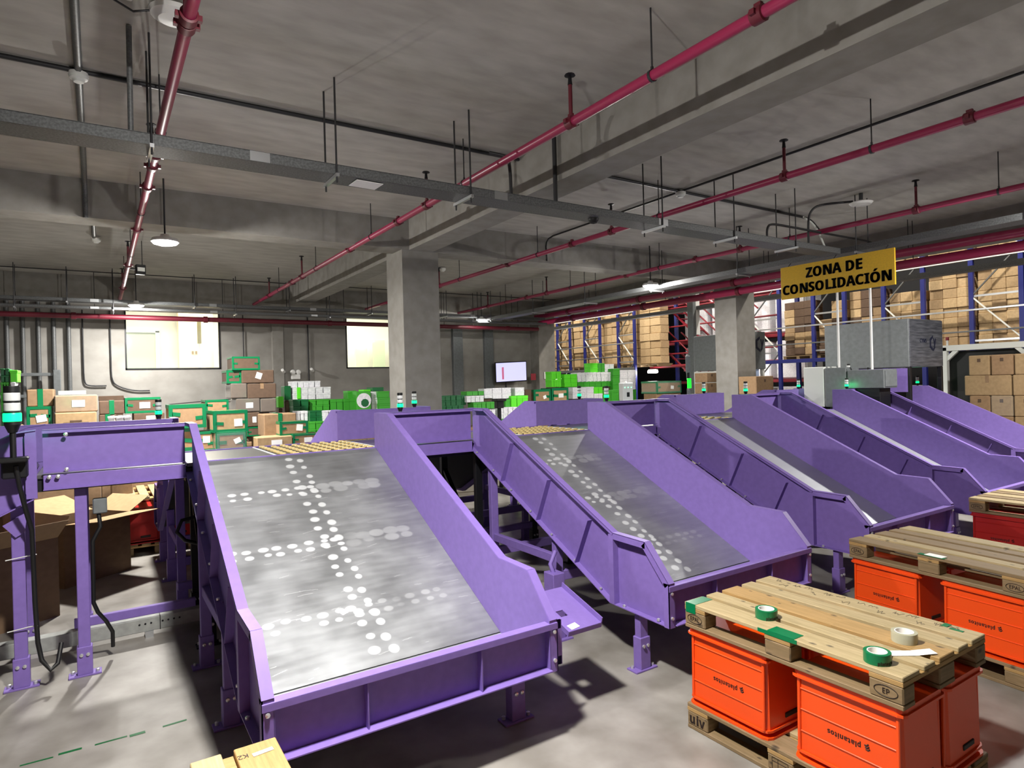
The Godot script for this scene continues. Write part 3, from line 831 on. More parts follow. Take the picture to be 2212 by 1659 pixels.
func side_wall(parent: Node3D, called: String, x: float, s: float) -> void:
	# x = plane of the plate, s = -1: flanges stand out to the left, +1 to the right
	var T := wall_top()
	var poly := PackedVector2Array([Vector2(0, 0.685), Vector2(-0.21, 0.92), Vector2(-0.53, 0.925), Vector2(-2.32, 1.785), Vector2(-2.62, 1.785), Vector2(-2.62, 1.40), Vector2(-0.58, 0.41), Vector2(0, 0.40)])
	var ex := Vector3(0, 0, 1)
	var ey := Vector3.UP
	var plate := obj(called, Mb.new().prism(poly, Vector3(x - 0.002, 0, 0), ex, ey, Vector3(0.004, 0, 0)).done(), M.purple, parent)
	var fl := Mb.new()
	for k in T.size() - 1:
		flange(fl, T[k], T[k + 1], x, s, 0.052, 0.045 if k < 2 else 0.022)
	# upright flanges at the front and at the crease, the bottom flange, the frame of the front panel
	obj("top_flange", fl.done(), M.purple, plate)
	obj("front_flange", Mb.new().box(Vector3(x + s * 0.026, 0.54, -0.003), Vector3(0.052, 0.29, 0.006)).box(Vector3(x + s * 0.049, 0.54, -0.024), Vector3(0.006, 0.29, 0.048)).done(), M.purple, plate)
	obj("upright", Mb.new().box(Vector3(x + s * 0.026, 0.66, -0.555), Vector3(0.052, 0.5, 0.05)).done(), M.purple, plate)
	var bf := Mb.new()
	flange(bf, Vector2(-0.58, 0.41), Vector2(0, 0.40), x, s, 0.05, -0.006)
	flange(bf, Vector2(-2.62, 1.40), Vector2(-0.58, 0.41), x, s, 0.05, -0.006)
	obj("bottom_flange", bf.done(), M.purple, plate)
	var along := (Vector2(-0.53, 0.925) - Vector2(-2.32, 1.785)).normalized()
	var up := Vector2(-along.y, along.x)
	if up.y < 0.0:
		up = -up
	for k in 3:
		var base := Vector2(-2.62, 1.40).lerp(Vector2(-0.58, 0.41), [0.28, 0.55, 0.80][k])
		var m := Mb.new()
		var q := Basis(Vector3(1, 0, 0), Vector3(0, up.y, up.x), Vector3(0, -up.x, up.y))
		m.box(Vector3(x + s * 0.024, base.y + up.y * 0.2, base.x + up.x * 0.2), Vector3(0.048, 0.40, 0.007), q)
		obj("rib", m.done(), M.purple, plate)
	var b := Mb.new()
	for k in 7:
		var p := Vector2(-2.5, 1.342).lerp(Vector2(-0.7, 0.468), k / 6.0)
		b.lathe([Vector2(0.011, 0.0), Vector2(0.011, 0.012), Vector2(0, 0.016)], Vector3(x + s * 0.03, p.y + 0.006, p.x), Basis(), 8)
	for p in [Vector2(-0.45, 0.41), Vector2(-0.12, 0.41)]:
		b.lathe([Vector2(0.012, 0.0), Vector2(0.012, 0.014), Vector2(0, 0.02)], Vector3(x + s * 0.03, p.y, p.x), Basis(), 8)
	for y in [0.46, 0.62]:
		b.lathe([Vector2(0.011, 0.0), Vector2(0.011, 0.01), Vector2(0, 0.014)], Vector3(x + s * 0.028, y, 0.0), Basis(Vector3.RIGHT, PI / 2), 8)
	obj("bolts", b.done(), M.bolt, plate)


func flange(m: Mb, p: Vector2, q: Vector2, x: float, s: float, w: float, lip: float) -> void:
	var d := (q - p)
	var c := (p + q) / 2
	var l := d.length()
	d = d.normalized()
	var up := Vector2(-d.y, d.x)
	if up.y < 0.0:
		up = -up
	var basis := Basis(Vector3(1, 0, 0), Vector3(0, up.y, up.x), Vector3(0, d.y, d.x))
	m.box(Vector3(x + s * w / 2, c.y, c.x), Vector3(w, 0.006, l), basis)
	if lip > 0.0:
		m.box(Vector3(x + s * (w - 0.003), c.y - up.y * lip / 2, c.x - up.x * lip / 2), Vector3(0.006, lip, l), basis)


func leg(parent: Node3D, x: float, z: float, top: float, sleeve := 0.22, m: Material = null) -> void:
	var l := Mb.new()
	l.box(Vector3(x, (top + 0.12) / 2, z), Vector3(0.075, top - 0.12, 0.055), Basis(), 0.004)
	l.box(Vector3(x, sleeve / 2 + 0.01, z), Vector3(0.095, sleeve, 0.075), Basis(), 0.004)
	var o := obj("leg", l.done(), m if m else M.purple, parent)
	obj("foot_plate", Mb.new().box(Vector3(x, 0.006, z), Vector3(0.2, 0.012, 0.1), Basis(), 0.002).done(), m if m else M.purple, o)
	var b := Mb.new()
	for s in [-0.02, 0.02]:
		b.lathe([Vector2(0.012, 0.0), Vector2(0.012, 0.01), Vector2(0, 0.014)], Vector3(x + s, sleeve * 0.78, z + 0.038), Basis(Vector3.RIGHT, PI / 2), 8)
	b.lathe([Vector2(0.012, 0.012), Vector2(0.012, 0.03), Vector2(0, 0.034)], Vector3(x + 0.075, 0, z + 0.02), Basis(), 8)
	b.lathe([Vector2(0.012, 0.012), Vector2(0.012, 0.03), Vector2(0, 0.034)], Vector3(x - 0.075, 0, z - 0.02), Basis(), 8)
	obj("bolts", b.done(), M.bolt, o)


func make_chute(label: String, at: Vector3, surface: Material, turn := 0.0) -> Node3D:
	var t := thing("package_chute", label, "chute", at, turn)
	var W := 1.585
	side_wall(t, "side_wall", 0.052, -1.0)
	side_wall(t, "side_wall", W - 0.052, 1.0)
	# slide: one sheet down the slope
	var x0 := 0.055
	var x1 := W - 0.055
	var a := Vector2(-2.60, 1.475)
	var b := Vector2(-0.53, 0.462)
	var m := Mb.new()
	m.quad(Vector3(x0, a.y, a.x), Vector3(x1, a.y, a.x), Vector3(x1, b.y, b.x), Vector3(x0, b.y, b.x), Vector3(0, 1, 0.5))
	m.uv = PackedVector2Array()
	var corner := {0: Vector2(0, 0), 1: Vector2(1, 0), 2: Vector2(1, 1), 3: Vector2(0, 1)}
	for p in m.v:
		m.uv.append(Vector2((p.x - x0) / (x1 - x0), (p.z - a.x) / (b.x - a.x)))
	obj("slide_sheet", m.done(), surface, t)
	obj("sheet_backing", Mb.new().box(Vector3(W / 2, (a.y + b.y) / 2 - 0.012, (a.x + b.x) / 2), Vector3(x1 - x0, 0.015, a.distance_to(b)), Basis(Vector3.RIGHT, atan2(a.y - b.y, b.x - a.x))).done(), M.dark_metal, t)
	obj("landing", Mb.new().box(Vector3(W / 2, 0.452, -0.30), Vector3(x1 - x0, 0.01, 0.48)).done(), M.sheet_plain, t)
	obj("edge_strip", Mb.new().box(Vector3(W / 2, 1.474, -2.605), Vector3(x1 - x0, 0.012, 0.02)).done(), M.purple, t)
	# apron across the front
	var ap := Mb.new()
	ap.box(Vector3(W / 2, 0.535, -0.048), Vector3(W - 0.1, 0.25, 0.005))
	ap.box(Vector3(W / 2, 0.664, -0.022), Vector3(W - 0.002, 0.012, 0.056), Basis(), 0.002)
	ap.box(Vector3(W / 2, 0.65, 0.004), Vector3(W - 0.002, 0.03, 0.005))
	ap.box(Vector3(W / 2, 0.41, -0.015), Vector3(W - 0.1, 0.006, 0.07))
	var apron := obj("apron", ap.done(), M.purple, t)
	for f in [0.03, 0.30, 0.69, 0.97]:
		obj("stiffener", Mb.new().box(Vector3(W * f, 0.535, -0.025), Vector3(0.006, 0.25, 0.046)).done(), M.purple, apron)
	for x in [0.075, W - 0.075]:
		leg(t, x, -0.34, 0.41)
		leg(t, x, -1.30, 0.76)
		leg(t, x, -2.30, 1.25)
	for z in [-1.30, -2.30]:
		obj("cross_tie", Mb.new().box(Vector3(W / 2, 0.42, z), Vector3(W - 0.15, 0.08, 0.05), Basis(), 0.004).done(), M.purple, t)
	for x in [0.075, W - 0.075]:
		obj("side_tie", Mb.new().box(Vector3(x, 0.56, -1.8), Vector3(0.05, 0.07, 1.0), Basis(), 0.004).done(), M.purple, t)
	return t


const LEFT := [0.56, 3.085, 5.66, 8.20, 10.73]
const LIP := [-2.90, -2.945, -3.01, -3.09, -3.14]


func chutes() -> void:
	var names := ["purple package chute nearest the camera, wide bright steel slide with dull dots", "second purple package chute from the left, grey dotted slide beside the pallet stack",
		"third purple package chute from the left, dark slide with pale left edge", "fourth purple package chute from the left, narrow bright strip on its slide", "rightmost purple package chute before the carton stack"]
	var skin := [M.sheet, M.sheet_worn, M.sheet_plain, M.sheet_plain, M.sheet_plain]
	for k in 5:
		make_chute(names[k], Vector3(LEFT[k], 0, LIP[k]), skin[k])
	var far := ["first", "second", "third", "fourth", "fifth"]
	for k in 5:
		make_chute("purple chute falling away behind the sorter, %s from the left" % far[k], Vector3(LEFT[k] + 1.585, 0, LIP[k] - 2.6 - 1.0 - 2.6), M.sheet_plain, PI)
	# the small tilted shelf bolted to the right of the first chute
	var sh := thing("side_shelf", "small tilted purple shelf with square hole right of the nearest chute", "shelf", Vector3(2.47, 0, -3.24))
	var q := Basis(Vector3.RIGHT, 0.29)
	var m := Mb.new()
	for r in [[-0.13, -0.22, 0.13, 0.0], [-0.13, 0.06, 0.13, 0.20], [-0.13, 0.0, -0.085, 0.06], [-0.03, 0.0, 0.13, 0.06]]:
		m.box(Vector3((r[0] + r[2]) / 2, 0.0, (r[1] + r[3]) / 2), Vector3(r[2] - r[0], 0.006, r[3] - r[1]))
	m.box(Vector3(0.127, 0.018, -0.01), Vector3(0.006, 0.036, 0.42))
	m.box(Vector3(0, -0.015, 0.198), Vector3(0.26, 0.03, 0.006))
	m.box(Vector3(-0.127, -0.015, -0.01), Vector3(0.006, 0.03, 0.42))
	obj("tray", m.done(), M.purple, sh, Vector3(0, 0.575, 0), q)
	obj("sticker", Mb.new().box(Vector3(-0.07, 0.005, 0.165), Vector3(0.07, 0.002, 0.045), Basis(Vector3.UP, 0.15)).done(), M.paper, sh, Vector3(0, 0.575, 0), q)
	obj("arm", Mb.new().box(Vector3(-0.22, 0.53, 0.02), Vector3(0.20, 0.05, 0.05), Basis(), 0.003).done(), M.purple, sh)
	var br := Mb.new()
	br.box(Vector3(-0.265, 0.60, 0.22), Vector3(0.10, 0.05, 0.012))
	br.box(Vector3(-0.265, 0.39, 0.22), Vector3(0.10, 0.05, 0.012))
	br.box(Vector3(-0.225, 0.495, 0.22), Vector3(0.03, 0.26, 0.012))
	br.box(Vector3(-0.305, 0.495, 0.22), Vector3(0.03, 0.26, 0.012))
	obj("bracket", br.done(), M.purple, sh)
	# post that carries a beacon between the first two chutes
	var po := thing("support_post", "short purple post with clamp beneath second chute's left wall", "post", Vector3(3.0, 0, -4.08))
	obj("column", Mb.new().box(Vector3(0, 0.26, 0), Vector3(0.11, 0.52, 0.13), Basis(), 0.004).done(), M.purple, po)
	obj("clamp", Mb.new().tube([Vector3(0, 0.5, 0), Vector3(-0.02, 0.58, -0.02), Vector3(0.06, 0.66, -0.06)], 0.018, 8).done(), M.purple, po)
	obj("foot_plate", Mb.new().box(Vector3(0, 0.006, 0), Vector3(0.2, 0.012, 0.2)).done(), M.purple, po)
	tag(obj("paper_scrap", Mb.new().box(Vector3(1.05, 0.853, -3.28), Vector3(0.045, 0.003, 0.03), Basis(Vector3.UP, 0.6) * Basis(Vector3.RIGHT, 0.45)).done(), M.paper), "tiny white paper scrap lying on the nearest steel slide", "scrap")


# ---------------------------------------------------------------- the sorting line
func sorter() -> void:
	# one section per chute: from its left wall to the next chute's left wall
	var word := ["first", "second", "third", "fourth", "fifth"]
	var wheel_m := Mb.new().lathe([Vector2(0.0, 0.012), Vector2(0.022, 0.012), Vector2(0.027, 0.006), Vector2(0.027, -0.004), Vector2(0, -0.004)], Vector3.ZERO, Basis(), 10).done()
	for k in 5:
		var x0: float = LEFT[k]
		var x1: float = LEFT[k + 1] if k < 4 else 13.6
		var zs: float = LIP[k] - 2.6
		var t := thing("sorter_section", "belt and yellow wheel section of the sorter behind %s chute from left" % word[k], "conveyor", Vector3(x0, 0, zs))
		var w := x1 - x0
		obj("belt", Mb.new().box(Vector3(0.34, 1.455, -0.5), Vector3(0.66, 0.03, 0.97), Basis(), 0.006).done(), M.belt, t)
		if k != 3:
			obj("belt", Mb.new().box(Vector3((1.6 + w) / 2, 1.455, -0.5), Vector3(w - 1.6, 0.03, 0.97), Basis(), 0.006).done(), M.belt, t)
		var deck := obj("wheel_deck", Mb.new().box(Vector3(1.13, 1.45, -0.5), Vector3(0.90, 0.03, 0.97)).done(), M.dark_metal, t)
		obj("edge_strip", Mb.new().box(Vector3(0.68, 1.468, -0.5), Vector3(0.02, 0.012, 0.97)).done(), M.white, t)
		obj("edge_strip", Mb.new().box(Vector3(1.585, 1.468, -0.5), Vector3(0.02, 0.012, 0.97)).done(), M.white, t)
		for i in 9 if k < 3 else 0:
			for j in 8:
				obj("wheel", wheel_m, M.wheel, deck, Vector3(0.75 + i * 0.096, 1.472, -0.93 + j * 0.118 + (0.059 if i % 2 else 0.0)), Basis(Vector3.UP, 0.3))
		var fw := 1.6 if k == 3 else w
		obj("frame", Mb.new().box(Vector3(fw / 2, 1.38, -0.5), Vector3(fw, 0.1, 0.94)).done(), M.dark_metal, t)
		if k < 4:
			fascia(t, 1.585, w, 0.0, 1.0)
			fascia(t, 1.50, w + 0.03, -1.0, -1.0)
		for x in [0.15, 1.35]:
			leg(t, x, -0.12, 1.34, 0.22, M.dark_metal)
			leg(t, x, -0.88, 1.34, 0.22, M.dark_metal)
			bar_part("brace", t, Vector3(x, 0.3, -0.12), Vector3(x, 1.1, -0.88), M.dark_metal)
		obj("low_tie", Mb.new().box(Vector3(w / 2, 0.30, -0.88), Vector3(w, 0.07, 0.05), Basis(), 0.004).done(), M.purple, t)
		if k == 0:
			var du := obj("drive_unit", Mb.new().box(Vector3(0.26, 0.95, -0.62), Vector3(0.2, 0.5, 0.26), Basis(), 0.015).box(Vector3(0.42, 0.8, -0.62), Vector3(0.12, 0.9, 0.12), Basis(), 0.01).done(), M.dark_metal, t)
			obj("hose", Mb.new().tube([Vector3(0.16, 0.95, -0.62), Vector3(0.02, 0.93, -0.6), Vector3(-0.02, 0.84, -0.58), Vector3(0.04, 0.76, -0.58), Vector3(0.18, 0.70, -0.6)], 0.016, 8).done(), M.black, du)
			obj("cylinder", Mb.new().tube([Vector3(0.26, 1.34, -0.4), Vector3(0.26, 0.5, -0.4)], 0.04, 10).done(), M.black, du)
		if k == 1:
			obj("drive_motor", Mb.new().lathe([Vector2(0, -0.3), Vector2(0.1, -0.3), Vector2(0.1, 0.2), Vector2(0.06, 0.3), Vector2(0, 0.3)], Vector3(0.9, 1.1, -0.5), Basis(Vector3.BACK, PI / 2), 14).done(), M.dark_metal, t)
	# front section at the left of the first chute
	var zs0: float = LIP[0] - 2.6
	var t0 := thing("sorter_section", "purple sorter bridge left of the nearest chute, standing on a post", "conveyor", Vector3(-0.36, 0, zs0))
	obj("belt", Mb.new().box(Vector3(0.45, 1.455, -0.5), Vector3(0.92, 0.03, 0.97), Basis(), 0.006).done(), M.belt, t0)
	fascia(t0, 0.035, 0.92, 0.0, 1.0)
	fascia(t0, -0.4, 0.92, -1.0, -1.0)
	obj("frame", Mb.new().box(Vector3(0.45, 1.39, -0.5), Vector3(0.92, 0.08, 0.94)).done(), M.dark_metal, t0)
	leg(t0, 0.245, -0.08, 1.36, 0.2)
	leg(t0, 0.245, -0.9, 1.36, 0.2)
	obj("low_tie", Mb.new().box(Vector3(0.6, 0.22, -0.62), Vector3(0.86, 0.07, 0.05), Basis(), 0.004).done(), M.purple, t0)
	obj("switch_box", Mb.new().box(Vector3(0.36, 1.20, -0.12), Vector3(0.09, 0.11, 0.07), Basis(), 0.008).done(), M.grey_panel, t0)
	obj("cable", Mb.new().tube([Vector3(0.35, 1.15, -0.12), Vector3(0.36, 1.05, -0.1), Vector3(0.31, 0.95, -0.1), Vector3(0.305, 0.5, -0.1), Vector3(0.33, 0.42, -0.12), Vector3(0.38, 0.32, -0.2), Vector3(0.42, 0.2, -0.3), Vector3(0.42, 0.08, -0.32)], 0.014, 8).done(), M.rubber, t0)
	for p in [Vector2(0.17, 1.745), Vector2(0.17, 1.50), Vector2(0.07, 1.455), Vector2(0.12, 1.455)]:
		obj("bolt", Mb.new().lathe([Vector2(0.014, 0.0), Vector2(0.014, 0.012), Vector2(0, 0.018)], Vector3(p.x, p.y, 0.03), Basis(Vector3.RIGHT, PI / 2), 8).done(), M.bolt, t0)
	infeed(zs0)
	# steel trunking on the floor beneath the bridge
	var tr := thing("floor_trunking", "galvanised trunking lying low across the floor under the bridge", "trunking", Vector3(-0.1, 0, -6.15))
	obj("trunk", Mb.new().box(Vector3(0, 0.105, 0), Vector3(3.6, 0.11, 0.1), Basis(), 0.004).done(), M.galv, tr)
	obj("cover_joint", Mb.new().box(Vector3(0.5, 0.105, 0), Vector3(0.006, 0.114, 0.104)).done(), M.dark_metal, tr)
	for x in [-1.5, -0.6, 0.42, 1.5]:
		obj("foot", Mb.new().box(Vector3(x, 0.025, 0), Vector3(0.06, 0.05, 0.12)).done(), M.bright_steel, tr)
	var hs := Mb.new()
	for k in 8:
		if k != 3:
			hs.lathe([Vector2(0.008, 0.0), Vector2(0.008, 0.003), Vector2(0, 0.003)], Vector3(0.35 + 0.042 * k, 0.115, 0.05), Basis(Vector3.RIGHT, PI / 2), 8)
	obj("screws", hs.done(), M.dark_metal, tr)
	# beacons: along the front and along the back of the line
	for k in 4:
		beacon(Vector3([2.36, 4.93, 7.53, 10.20][k], 1.50, LIP[k] - 2.60 - 0.05), "slim signal tower on sorter's near side, right of %s chute" % word[k])
	for k in 4:
		beacon(Vector3([2.95, 5.33, 7.84, 10.42][k], 1.60, LIP[k] - 3.64), "slim signal tower on sorter's far side, behind %s gap from left" % word[k])
	beacon(Vector3(0.46, 1.60, LIP[0] - 3.64), "slim signal tower behind the left bridge rail")
	beacon(Vector3(12.75, 1.60, LIP[4] - 2.7), "slim signal tower at the rightmost chute's top corner")
	beacon(Vector3(10.55, 1.96, -5.9), "slim signal tower before the grey scanner housing")
	beacon(Vector3(-0.47, 1.585, -5.32), "large signal tower with black foot at the picture's left edge", 1.75)


func bar_part(called: String, parent: Node3D, a: Vector3, b: Vector3, m: Material) -> void:
	var mb := Mb.new()
	bar(mb, a, b, 0.05, 0.03)
	obj(called, mb.done(), m, parent)


func fascia(t: Node3D, x0: float, x1: float, z: float, s: float) -> void:
	var w := x1 - x0
	var c := (x0 + x1) / 2
	var m := Mb.new()
	m.box(Vector3(c, 1.635, z - s * 0.02), Vector3(w, 0.30, 0.005))
	m.box(Vector3(c, 1.782, z), Vector3(w, 0.006, 0.05))
	m.box(Vector3(c, 1.770, z + s * 0.022), Vector3(w, 0.024, 0.006))
	m.box(Vector3(c, 1.485, z), Vector3(w, 0.006, 0.05))
	var f := obj("fascia", m.done(), M.purple, t)
	var r := Mb.new()
	r.box(Vector3(c, 1.415, z - s * 0.008), Vector3(w, 0.10, 0.03), Basis(), 0.003)
	r.box(Vector3(c, 1.367, z + s * 0.008), Vector3(w, 0.006, 0.05))
	obj("lower_rail", r.done(), M.purple, f)


func infeed(zs: float) -> void:
	var t := thing("infeed_conveyor", "purple inclined infeed conveyor at the picture's left edge", "conveyor", Vector3(-0.36, 0, zs))
	var poly := PackedVector2Array([Vector2(0, 1.785), Vector2(-0.12, 1.77), Vector2(-2.6, 0.50), Vector2(-2.6, 0.02), Vector2(-0.02, 1.31), Vector2(0, 1.31)])
	for z in [0.0, -1.0]:
		var p := obj("side_plate", Mb.new().prism(poly, Vector3(0, 0, z - 0.02), Vector3.RIGHT, Vector3.UP, Vector3(0, 0, 0.005)).done(), M.purple, t)
		var f := Mb.new()
		for k in [[0, 1], [1, 2], [3, 4]]:
			var a := Vector3(poly[k[0]].x, poly[k[0]].y, z + 0.005)
			var b := Vector3(poly[k[1]].x, poly[k[1]].y, z + 0.005)
			bar(f, a, b, 0.05, 0.008)
		f.box(Vector3(-0.03, 1.55, z + 0.015), Vector3(0.06, 0.47, 0.008))
		f.box(Vector3(-0.06, 1.55, z + 0.0), Vector3(0.006, 0.40, 0.035))
		obj("flange", f.done(), M.purple, p)
	var bm := Mb.new()
	bar(bm, Vector3(-0.05, 1.47, -0.5), Vector3(-2.6, 0.2, -0.5), 0.92, 0.03)
	obj("belt", bm.done(), M.belt, t)
	for z in [-0.1, -0.9]:
		leg(t, -0.12, z, 1.25, 0.2)
	obj("gusset", Mb.new().prism(PackedVector2Array([Vector2(-0.2, 1.14), Vector2(-0.06, 1.22), Vector2(-0.08, 1.08), Vector2(-0.13, 1.05)]), Vector3(0, 0, -0.06), Vector3.RIGHT, Vector3.UP, Vector3(0, 0, 0.008)).done(), M.purple, t)
	var ca := [Vector3(-0.10, 1.56, 0.16), Vector3(-0.085, 1.42, 0.14), Vector3(-0.06, 1.25, 0.08), Vector3(-0.035, 1.10, 0.02), Vector3(-0.03, 0.6, 0.0), Vector3(-0.02, 0.32, 0.0), Vector3(0.0, 0.2, 0.02), Vector3(0.05, 0.13, 0.05), Vector3(0.09, 0.16, 0.03), Vector3(0.11, 0.27, -0.05)]
	tag(obj("beacon_cable", Mb.new().tube(ca.map(func(p): return p + Vector3(-0.36, 0, zs)), 0.015, 8).done(), M.rubber), "thick black cable hanging from the large signal tower along post", "cable")
	for y in [0.92, 0.43]:
		tag(obj("cable_tie", Mb.new().tube([Vector3(-0.55, y - 0.02, zs - 0.06), Vector3(-0.43, y - 0.005, zs - 0.045), Vector3(-0.375, y + 0.01, zs + 0.01)], 0.004, 6).done(), M.white), "white cable tie round the leftmost purple post, %s of two" % ["upper" if y > 0.6 else "lower"], "cable tie")


func beacon(at: Vector3, label: String, s := 1.0) -> void:
	var t := thing("signal_tower", label, "signal light", at, 0.0, "")
	var top := 1.785 - at.y if s < 1.5 else 0.22
	if s > 1.5:
		obj("foot", Mb.new().box(Vector3(0, 0.02, 0.0), Vector3(0.16, 0.03, 0.14), Basis(), 0.008).done(), M.black, t)
		obj("bracket", Mb.new().box(Vector3(0, -0.05, -0.08), Vector3(0.14, 0.12, 0.1), Basis(), 0.01).done(), M.dark_metal, t)
	else:
		top = maxf(top, 0.06)
	if at.x > 12.0:
		obj("arm", Mb.new().box(Vector3(-0.22, 0.02, 0.06), Vector3(0.46, 0.04, 0.04), Basis(), 0.003).done(), M.purple, t)
		obj("arm", Mb.new().box(Vector3(0, 0.02, 0.03), Vector3(0.04, 0.04, 0.08), Basis(), 0.003).done(), M.purple, t)
	obj("pole", Mb.new().tube([Vector3.ZERO, Vector3(0, top + 0.05, 0)], 0.018, 8).done(), M.black, t)
	var y := top + 0.03
	obj("base", Mb.new().lathe([Vector2(0.014 * s, -0.03 * s), Vector2(0.026 * s, 0.0), Vector2(0.026 * s, 0.012 * s), Vector2(0, 0.012 * s)], Vector3(0, y, 0), Basis(), 14).done(), M.black, t)
	y += 0.012 * s
	var parts := [["green_lens", 0.032, M.green_glow, 0.029], ["ring", 0.008, M.black, 0.024], ["grey_lens", 0.030, M.tower_white, 0.026], ["ring", 0.008, M.black, 0.024], ["grey_lens", 0.030, M.tower_white, 0.026], ["cap", 0.026, M.black, 0.026]]
	for p in parts:
		var h: float = p[1] * s
		var r: float = p[3] * s
		obj(p[0], Mb.new().lathe([Vector2(0, 0), Vector2(r * 0.96, 0), Vector2(r, h * 0.12), Vector2(r, h * 0.88), Vector2(r * 0.96, h), Vector2(0, h)], Vector3(0, y, 0), Basis(), 14).done(), p[2], t)
		if p[0] == "green_lens":
			var l := OmniLight3D.new()
			l.name = "lens_light"
			l.light_color = Color(0.05, 1.0, 0.55)
			l.light_energy = 0.018 * s
			l.light_size = 0.02
			l.omni_range = 10.0
			l.omni_attenuation = 2.0
			l.shadow_enabled = true
			t.add_child(l)
			l.position = Vector3(0, y + h / 2, 0)
		y += h


# ---------------------------------------------------------------- scanner housings, cabinets, frames
func hex_logo(parent: Node3D, at: Vector3, q: Basis, s: float) -> void:
	# a hexagonal C with a Y beside it, cut from thin plate
	var c := PackedVector2Array()
	for p in [[-0.02, 0.5], [-0.42, 0.27], [-0.42, -0.27], [-0.02, -0.5], [-0.02, -0.33], [-0.27, -0.18], [-0.27, 0.18], [-0.02, 0.33]]:
		c.append(Vector2(p[0], p[1]) * s)
	var y := PackedVector2Array()
	for p in [[0.04, 0.32], [0.13, 0.32], [0.21, 0.02], [0.30, 0.32], [0.40, 0.26], [0.26, -0.17], [0.26, -0.30], [0.04, -0.5], [0.04, -0.34], [0.14, -0.26], [0.14, -0.05]]:
		y.append(Vector2(p[0], p[1]) * s)
	var m := Mb.new()
	m.prism(c, Vector3.ZERO, Vector3.RIGHT, Vector3.UP, Vector3(0, 0, 0.004))
	m.prism(y, Vector3.ZERO, Vector3.RIGHT, Vector3.UP, Vector3(0, 0, 0.004))
	obj("logo", m.done(), M.navy, parent, at, q)


